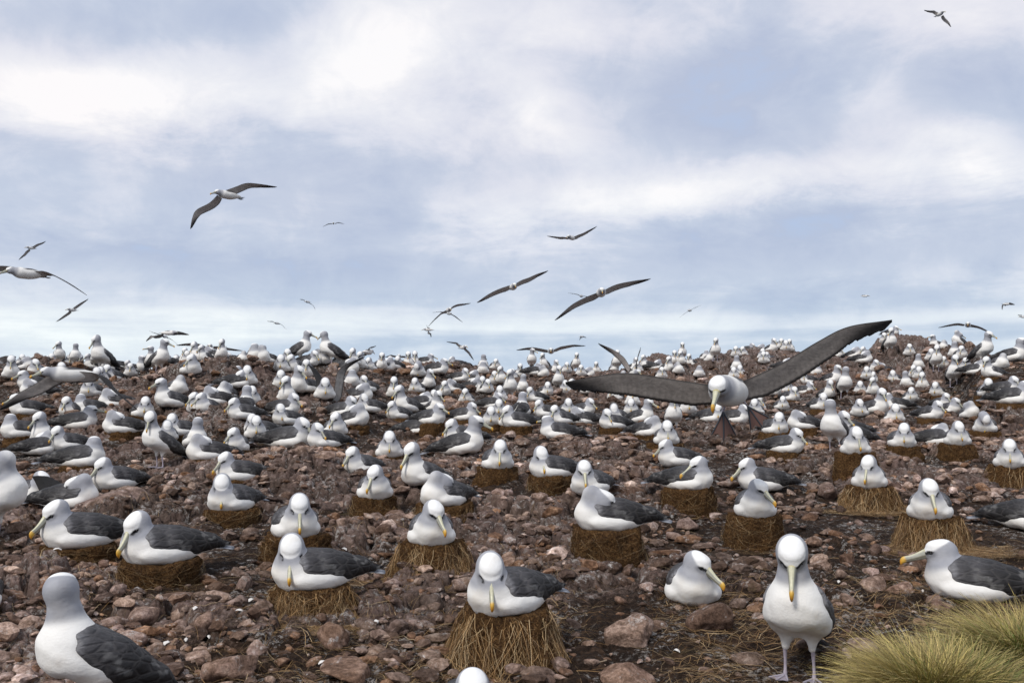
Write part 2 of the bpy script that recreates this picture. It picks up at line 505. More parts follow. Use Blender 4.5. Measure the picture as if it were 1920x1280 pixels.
    bump(g_, b, g_.noise(P, .15, 5, .6), .6, 1.0)
    MAT['sea'] = m
    m, g_, b = newmat('twig_wood', 0.8, 0.2)
    ob = g_.n('ShaderNodeTexCoord').outputs['Object']
    g_.put(b, 'Base Color', g_.ramp(g_.noise(ob, 40, 3, .6), [(.3, (.16, .11, .07)), (.7, (.42, .33, .24))]))
    MAT['twig'] = m
    m, g_, b = newmat('loose_down', 0.9, 0.1)
    b.inputs['Base Color'].default_value = (.70, .67, .63, 1)
    MAT['down'] = m
make_mats()
# ---------------------------------------------------------------- albatross builder
WHITE = np.array([.85, .835, .80]); GREY = np.array([.31, .318, .355]); DARK = np.array([.018, .018, .020])
HEAD_R = (.064, .080, .060)

POSES = {  # body centre height, body tilt (deg), neck reach, head height above the ground, head forward
    'S': (.112, 3, .252, .120), 'U': (.118, 10, .345, .125), 'T': (.285, 27, .565, .120),
}

def pose_frame(pose):
    zc, tilt, hz, hf = POSES[pose[0]]
    Rb = rotx(radians(tilt)); cb = np.array([0, 0, zc])
    return Rb, cb, hz, hf

def head_setup(pose, yaw, pitch):
    """neck chain and head frame; pose letter 2: P preens the back, B bows to the breast"""
    Rb, cb, hz, hf = pose_frame(pose)
    base = Rb @ np.array([0, .105, .045]) + cb
    y = radians(yaw); sgn = 1 if yaw >= 0 else -1
    act = pose[1] if len(pose) > 1 else ''
    if act == 'P':
        top = base + np.array([-.022 * sgn, .015, .085 if pose[0] != 'T' else .15])
        hc = base + np.array([-.048 * sgn, -.050, .056 if pose[0] != 'T' else .09])
        R = rotz(y) @ rotx(radians(pitch))
        ch = [base, top, hc]; rad = [.070, .056, .052]
    elif act == 'B':
        top = base + np.array([0, .060, .095 if pose[0] != 'T' else .19])
        hc = base + np.array([-.03 * sgn * min(1, abs(yaw) / 40), .100, .055 if pose[0] != 'T' else .12])
        R = rotz(y) @ rotx(radians(pitch))
        ch = [base, top, hc]; rad = [.072, .058, .054]
    else:
        look = np.array([-sin(y), cos(y), 0]) * .022
        hc = np.array([0, hf, hz]) + look
        mid = base * .5 + hc * .5 + np.array([0, .004, -.01])
        R = rotz(y) @ rotx(radians(pitch * .8))
        ch = [base, mid, hc - R @ np.array([0, .014, .006])]; rad = [.088, .068, .056]
        if pose[0] == 'T': rad = [.084, .063, .057]
    return ch, rad, hc, R

def body_prims(P, pose, wingonly=False):
    Rb, cb, hz, hf = pose_frame(pose)
    q = (P - cb) @ Rb
    d = ell(q, (0, -.01, 0), (.128, .215, .102))
    d = smin(d, ell(q, (0, -.185, .004), (.082, .165, .052)), .05)
    d = smin(d, ell(q, (0, .115, -.004), (.112, .098, .104)), .05)
    return d, q

def body_sdf(P, pose, yaw, pitch):
    d, q = body_prims(P, pose)
    qa = np.abs(q[..., 0]); qs = q.copy(); qs[..., 0] = qa
    if pose[0] != 'T':
        d = smin(d, ell(qs, (.090, .005, -.040), (.068, .150, .058), rotz(radians(-6))), .028)
        d = smin(d, cone(qs, (.080, -.09, -.042), (.050, -.285, -.020), .044, .008), .03)
    else:
        Pa = P.copy(); Pa[..., 0] = np.abs(P[..., 0])
        d = smin(d, ell(qs, (.078, .02, -.035), (.062, .135, .060)), .03)
        d = smin(d, cone(Pa, (.055, -.02, .235), (.058, .012, .132), .056, .015), .03)
    # soft feather folds on breast and flank
    d = d + .0028 * np.sin(q[..., 1] * 46 + 1.4 * np.sin(q[..., 2] * 31 + qa * 20)) * sstep(.02, -.09, q[..., 2])
    d = d + (fbm(q[..., 0] * 16 + 3, q[..., 1] * 11, q[..., 2] * 16, 2, 3) - .5) * .010
    ch, rad, hc, R = head_setup(pose, yaw, pitch)
    n = cone(P, ch[0], ch[1], rad[0], rad[1])
    n = smin(n, cone(P, ch[1], ch[2], rad[1], rad[2]), .02)
    d = smin(d, n, .055)
    h = (P - hc) @ R
    ha = h.copy(); ha[..., 0] = np.abs(h[..., 0])
    hd = ell(h, (0, 0, 0), HEAD_R)
    hd = smin(hd, ell(h, (0, .040, -.008), (.036, .044, .036)), .02)
    hd = smin(hd, ell(ha, (.026, -.005, -.018), (.034, .052, .036)), .02)
    d = smin(d, hd, .018)
    d = smin(d, ell(h, (0, .016, .029), (.053, .056, .030)), .004)         # overhanging crown that makes the frown
    d = smax(d, -ell(ha, (.045, .064, .001), (.016, .016, .0075), rotz(radians(40))), .008)
    return d

def body_color(V, pose, yaw, pitch):
    ch, rad, hc, R = head_setup(pose, yaw, pitch)
    h = (V - hc) @ R
    ha = np.abs(h[:, 0])
    col = np.tile(WHITE, (len(V), 1))
    # grey head and neck, strongest on the cheeks and nape
    dist = np.sqrt(((V - (hc * .80 + ch[1] * .20)) ** 2).sum(1))
    gr = sstep(.148, .100, dist) * .95
    gr = gr * (1 - .08 * sstep(-.15, .15, h[:, 2] * 0 + fbm(V[:, 0] * 25, V[:, 1] * 25, V[:, 2] * 25, 2, 4) - .5))
    col = col * (1 - gr[:, None]) + GREY * gr[:, None]
    # dark lores shading in front of and under the eye
    lo = sstep(1.35, .55, np.sqrt(((ha - .040) / .030) ** 2 + ((h[:, 1] - .058) / .036) ** 2 + ((h[:, 2] + .004) / .018) ** 2))
    col = col * (1 - .60 * lo[:, None]) + GREY * .35 * .60 * lo[:, None]
    cap = sstep(1.06, .94, np.sqrt((ha / .056) ** 2 + ((h[:, 1] - .020) / .068) ** 2)) * sstep(.000, .005, h[:, 2] - .006 - .10 * (ha - .02))
    col = col * (1 - cap[:, None]) + np.array([.86, .86, .85]) * cap[:, None]
    br = sstep(1.15, .80, np.sqrt(((ha - .031) / .030) ** 2 + ((h[:, 1] - .062) / .030) ** 2 + ((h[:, 2] - .0030 - .16 * (ha - .038)) / .0098) ** 2))
    col = col * (1 - br[:, None]) + DARK * br[:, None]
    # the forward rump and lower flank a touch creamier
    d, q = body_prims(V, pose)
    soil = sstep(.50, .68, fbm(q[:, 0] * 9, q[:, 1] * 7, q[:, 2] * 9, 3, 21)) * sstep(-.00, -.09, q[:, 2]) * .42
    col = col * (1 - soil[:, None]) + np.array([.55, .46, .36]) * soil[:, None]
    return col

def wing_sdf(P, pose, wild=0):
    d, q = body_prims(P, pose)
    x, y, z = q[..., 0], q[..., 1], q[..., 2]
    qa = np.abs(x)
    ey, ez = (y + .135) / (.262 + .006 * np.sin(z * 120)), (z - .062) / (.112 + .003 * np.sin(y * 62) + .0015 * np.sin(y * 151))
    if pose[0] == 'T': ez = (z - .060) / (.118 + .003 * np.sin(y * 62))
    reg = (np.sqrt(ey ** 2 + ez ** 2) - 1) * .105
    w = smax(d - .017 - .002 * np.sin((y * .8 + z) * 60) * sstep(.1, -.1, y), reg, .012)
    qs = q.copy(); qs[..., 0] = qa
    # long folded primaries, stacked
    tips = [((.060, -.12, .035), (.026, -.440, -.004), .040, .004), ((.074, -.12, .015), (.034, -.415, -.012), .036, .004),
            ((.086, -.10, -.004), (.044, -.372, -.018), .030, .004), ((.045, -.15, .050), (.030, -.360, .016), .036, .006)]
    for a, b, ra, rb in tips:
        w = smin(w, cone(qs * np.array([1.6, 1, 1]), (a[0] * 1.6, a[1], a[2]), (b[0] * 1.6, b[1], b[2]), ra, rb), .006)
    # groove along the back between both wings
    w = smax(w, .002 + .006 * sstep(-.10, -.34, y) - qa, .004)
    return w

def wing_color(V, pose):
    d, q = body_prims(V, pose)
    y, z = q[:, 1], q[:, 2]
    t = sstep(.12, -.20, y + .35 * (z - .05) * sstep(-.1, .1, y))
    col = np.array([.062, .059, .062]) * (1 - t[:, None]) + np.array([.015, .0135, .0135]) * t[:, None]
    k = sstep(-.26, -.40, y)
    col = col * (1 - k[:, None]) + np.array([.012, .011, .012]) * k[:, None]
    lead = sstep(.070, .135, y) * .45
    col = col * (1 - lead[:, None]) + np.array([.36, .36, .375]) * lead[:, None]
    n = fbm(q[:, 0] * 22, y * 22, z * 22, 3, 9)
    col = col * (.65 + .7 * n)[:, None]
    nick = sstep(.66, .72, fbm(q[:, 0] * 30 + 9, y * 18, z * 30, 2, 31)) * sstep(.1, -.1, y) * .22
    return col * (1 - nick[:, None]) + np.array([.42, .41, .39]) * nick[:, None]

MESH = {}
def cached(key, fn):
    if key not in MESH: MESH[key] = fn()
    return MESH[key]

def body_mesh(pose, yaw, pitch, vox):
    def mk():
        top = {'S': .42, 'U': .50, 'T': .70}[pose[0]]
        lo = (-.23, -.40, -.03 if pose[0] != 'T' else .05); hi = (.23, .33, top)
        V, F = surface_nets(lambda P: body_sdf(P, pose, yaw, pitch), lo, hi, vox)
        return mesh_np('albatross_body', V, F, MAT['body'], True, body_color(V, pose, yaw, pitch))
    return cached(('b', pose, yaw, pitch, vox), mk)

def wing_mesh(pose, side, vox):
    def mk():
        Rb, cb, hz, hf = pose_frame(pose)
        zr = (-.10, .32) if pose[0] != 'T' else (.0, .50)
        lo = (0.0 - vox, -.52, zr[0]); hi = (.20, .22, zr[1])
        def f(P):
            return smax(wing_sdf(P, pose), .0012 - P[..., 0], .001)
        V, F = surface_nets(f, lo, hi, vox)
        c = wing_color(V, pose)
        if side < 0:
            V = V * np.array([-1, 1, 1]); F = F[:, ::-1]
        return mesh_np('folded_wing', V, F, MAT['wing'], True, c)
    return cached(('w', pose[0], side, vox), mk)

def tail_mesh(pose):
    def mk():
        Rb, cb, hz, hf = pose_frame(pose)
        V = []; F = []; C = []
        for i in range(9):
            a = radians((i - 4) * 6.5)
            L = .150 - .004 * abs(i - 4)
            dirv = np.array([sin(a), -cos(a), 0.0]); nx = np.array([cos(a), sin(a), 0])
            o = np.array([0, -.300, -.018 - .0022 * abs(i - 4)])
            k = len(V)
            for t, w_ in ((0, .010), (.5, .014), (.85, .0135), (1.0, .004)):
                p = o + dirv * L * t + np.array([0, 0, -.012 * t * t])
                for s_, dz in ((-1, 0), (0, .003), (1, 0), (0, -.002)):
                    V.append(p + nx * w_ * s_ + np.array([0, 0, dz]))
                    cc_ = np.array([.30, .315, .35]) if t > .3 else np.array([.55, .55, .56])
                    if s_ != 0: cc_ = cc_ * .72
                    C.append(cc_)
            for r in range(3):
                for j in range(4):
                    a0 = k + r * 4 + j; b0 = k + r * 4 + (j + 1) % 4
                    F.append((a0, b0, b0 + 4, a0 + 4))
            F.append((k + 12, k + 13, k + 14, k + 15)); F.append((k + 3, k + 2, k + 1, k))
        V = np.array(V) @ Rb.T + cb
        return mesh_any('tail', V, F, MAT['flight'], True, np.array(C))
    return cached(('t', pose[0]), mk)

def bill_mesh(n=14):
    """bill along +Y in the head frame: yellow ridge, horn sides, hooked orange tip"""
    def mk():
        st = [(0.0, .0270, .0235, 0.0), (.012, .0255, .0222, .000), (.030, .0215, .0185, -.001), (.055, .0175, .0150, -.0020), (.080, .0155, .0128, -.0022),
              (.096, .0158, .0122, -.0010), (.108, .0168, .0118, -.0008), (.118, .0160, .0105, -.0030), (.127, .0125, .0080, -.0090), (.131, .0075, .0045, -.0165), (.1305, .0028, .0020, -.0235)]
        rings = []; C = []
        for i, (y, hh, ww, dz) in enumerate(st):
            r = []
            for j in range(n):
                a = 2 * pi * j / n
                cz, cx = cos(a), sin(a)
                x = ww * cx * (abs(cx) ** -.15 if abs(cx) > .01 else 1)
                z = hh * cz * (1.0 if cz > 0 else .85) + dz
                r.append((x, y + .004 * (1 - abs(cz)) * 0, z))
                ridge = cz > .82
                side = np.array([.40, .40, .33]) * (.85 if cz < -.1 else 1.0)
                c = np.array([.56, .54, .38]) if ridge else side
                if .52 < cz <= .82: c = np.array([.25, .25, .21])
                if y < .006: c = np.array([.55, .40, .10]) if cz < .3 else np.array([.50, .42, .12])
                if -.35 < cz < -.15 and y < .11: c = np.array([.16, .14, .10])
                if y >= .100: c = np.array([.62, .37, .06])
                if y >= .127: c = np.array([.62, .28, .03])
                C.append(c)
            rings.append(np.array(r))
        V, F = loft(rings)
        C += [C[0], C[-1]]
        return mesh_any('bill', V, F, MAT['bill'], True, np.array(C))
    return cached(('bill', n), mk)

def eye_mesh():
    def mk():
        rings = []
        for i in range(1, 7):
            a = pi * i / 7
            rings.append(np.array([(.0062 * sin(a) * cos(b_), .0062 * cos(a), .0062 * sin(a) * sin(b_)) for b_ in np.linspace(0, 2 * pi, 9)[:-1]]))
        V, F = loft(rings)
        return mesh_any('eye', V, F, MAT['eye'])
    return cached('eye', mk)

def leg_mesh(side):
    def mk():
        pts = [((.058, .012, .160), .0120), ((.059, .014, .132), .0100), ((.060, .012, .118), .0095), ((.061, .006, .070), .0068), ((.062, .002, .030), .0072), ((.062, .004, .012), .0100), ((.062, .012, .002), .0060)]
        rings = []
        for p, r in pts:
            rings.append(np.array([(p[0] * side + r * cos(a), p[1] + r * sin(a), p[2]) for a in np.linspace(0, 2 * pi, 9)[:-1]]))
        V, F = loft(rings)
        return mesh_any('leg', V, F, MAT['leg'])
    return cached(('leg', side), mk)

def foot_geo(origin, yaw, L, droop=0.0, col=None):
    """webbed foot with three toes and scalloped webs; returns V, F, C"""
    V = []; F = []; C = []
    R = rotz(yaw)
    web = np.array([.30, .26, .30]) if col is None else col[0]
    toe = np.array([.36, .33, .38]) if col is None else col[1]
    angs = [radians(a) for a in (-27, -13.5, 0, 13.5, 27)]
    lens = [L * .92, L * .80, L, L * .80, L * .90]
    N = 5
    for zoff in (0.0035, 0.0):
        for a, l in zip(angs, lens):
            for t in np.linspace(.04, 1, N):
                p = np.array([sin(a) * l * t, cos(a) * l * t, zoff * (1.2 - t * .8)])
                p[2] -= droop * t * t
                V.append(R @ p + origin); C.append(web)
    n = 5 * N
    for l_ in range(2):
        for i in range(4):
            for j in range(N - 1):
                a0 = l_ * n + i * N + j
                q = (a0, a0 + N, a0 + N + 1, a0 + 1)
                F.append(q if l_ == 1 else q[::-1])
    for ai in (0, 2, 4):
        a = angs[ai]; l = lens[ai]
        k = len(V)
        for t, r in ((0, .0068), (.35, .0058), (.7, .0050), (.97, .0042), (1.05, .0015)):
            for b_ in np.linspace(0, 2 * pi, 7)[:-1]:
                p = np.array([sin(a) * l * t + r * cos(b_) * cos(a), cos(a) * l * t - r * cos(b_) * sin(a), .004 + r * .8 * sin(b_) - droop * t * t])
                V.append(R @ p + origin); C.append(toe if t < 1 else toe * .4)
        for i in range(4):
            for j in range(6):
                a0 = k + i * 6 + j; b0 = k + i * 6 + (j + 1) % 6
                F.append((a0, b0, b0 + 6, a0 + 6))
    return V, F, C

def foot_mesh(side):
    def mk():
        V, F, C = foot_geo(np.array([.062 * side, -.004, 0]), radians(-8 * side), .105)
        return mesh_any('foot', V, F, MAT['web'], True, np.array(C))
    return cached(('foot', side), mk)

def albatross(pose, loc, face, head, pitch, depth, sc=1.0, wings=True):
    """face/head: direction in the picture plane sense, 0 = towards the camera, +90 = towards the right edge of the photo, 180 = away.
    Returns the thing (an Empty on the ground with body, wings, tail, bill, eyes, legs and feet)."""
    look = math.atan2(loc[0], loc[1])                   # direction from the camera to the bird, keeps angles as seen
    heading = pi + radians(face) - look                 # rotation about Z of local +Y
    rel = ((head - face + 180) % 360) - 180
    q = 12 if depth < 9 else (20 if depth < 15 else 30)
    relq = int(round(rel / q) * q); pq = int(round(pitch / 10.0) * 10) if depth < 10 else int(round(pitch / 20.0) * 20)
    act = pose[1] if len(pose) > 1 else ''
    if act == 'P':
        relq = (1 if rel >= 0 else -1) * 168
        pq = -22
    elif act == 'B':
        relq = (1 if rel >= 0 else -1) * (20 if abs(rel) < 25 else 40); pq = -88
    else:
        relq = max(-170, min(170, relq))
    vox = .0062 if depth < 6 else (.0075 if depth < 9 else (.0105 if depth < 15 else .0135))
    t = thing('albatross', loc, heading, sc)
    link('body', body_mesh(pose, relq, pq, vox), t)
    if wings:
        for s_ in (-1, 1):
            link('folded_wing', wing_mesh(pose, s_, max(vox, .0075) if depth < 9 else vox), t)
    link('tail', tail_mesh(pose), t)
    ch, rad, hc, R = head_setup(pose, relq, pq)
    b = link('bill', bill_mesh(14 if depth < 10 else 8), t)
    M = R @ rotx(radians(-9))
    b.rotation_euler = mat_euler(M)
    b.location = hc + R @ np.array([0, .070, -.008]); b.scale = (.90, 1.10, 1.08) if depth < 11 else (.80, .96, .92)
    if depth < 16:
        for s_ in (-1, 1):
            e = link('eye', eye_mesh(), t)
            e.location = hc + R @ np.array([.0430 * s_, .056, .0015])
    if pose[0] == 'T':
        for s_ in (-1, 1):
            link('leg', leg_mesh(s_), t)
            link('foot', foot_mesh(s_), t)
    return t

from mathutils import Matrix
def mat_euler(M):
    return Matrix([list(map(float, r)) for r in M]).to_euler()
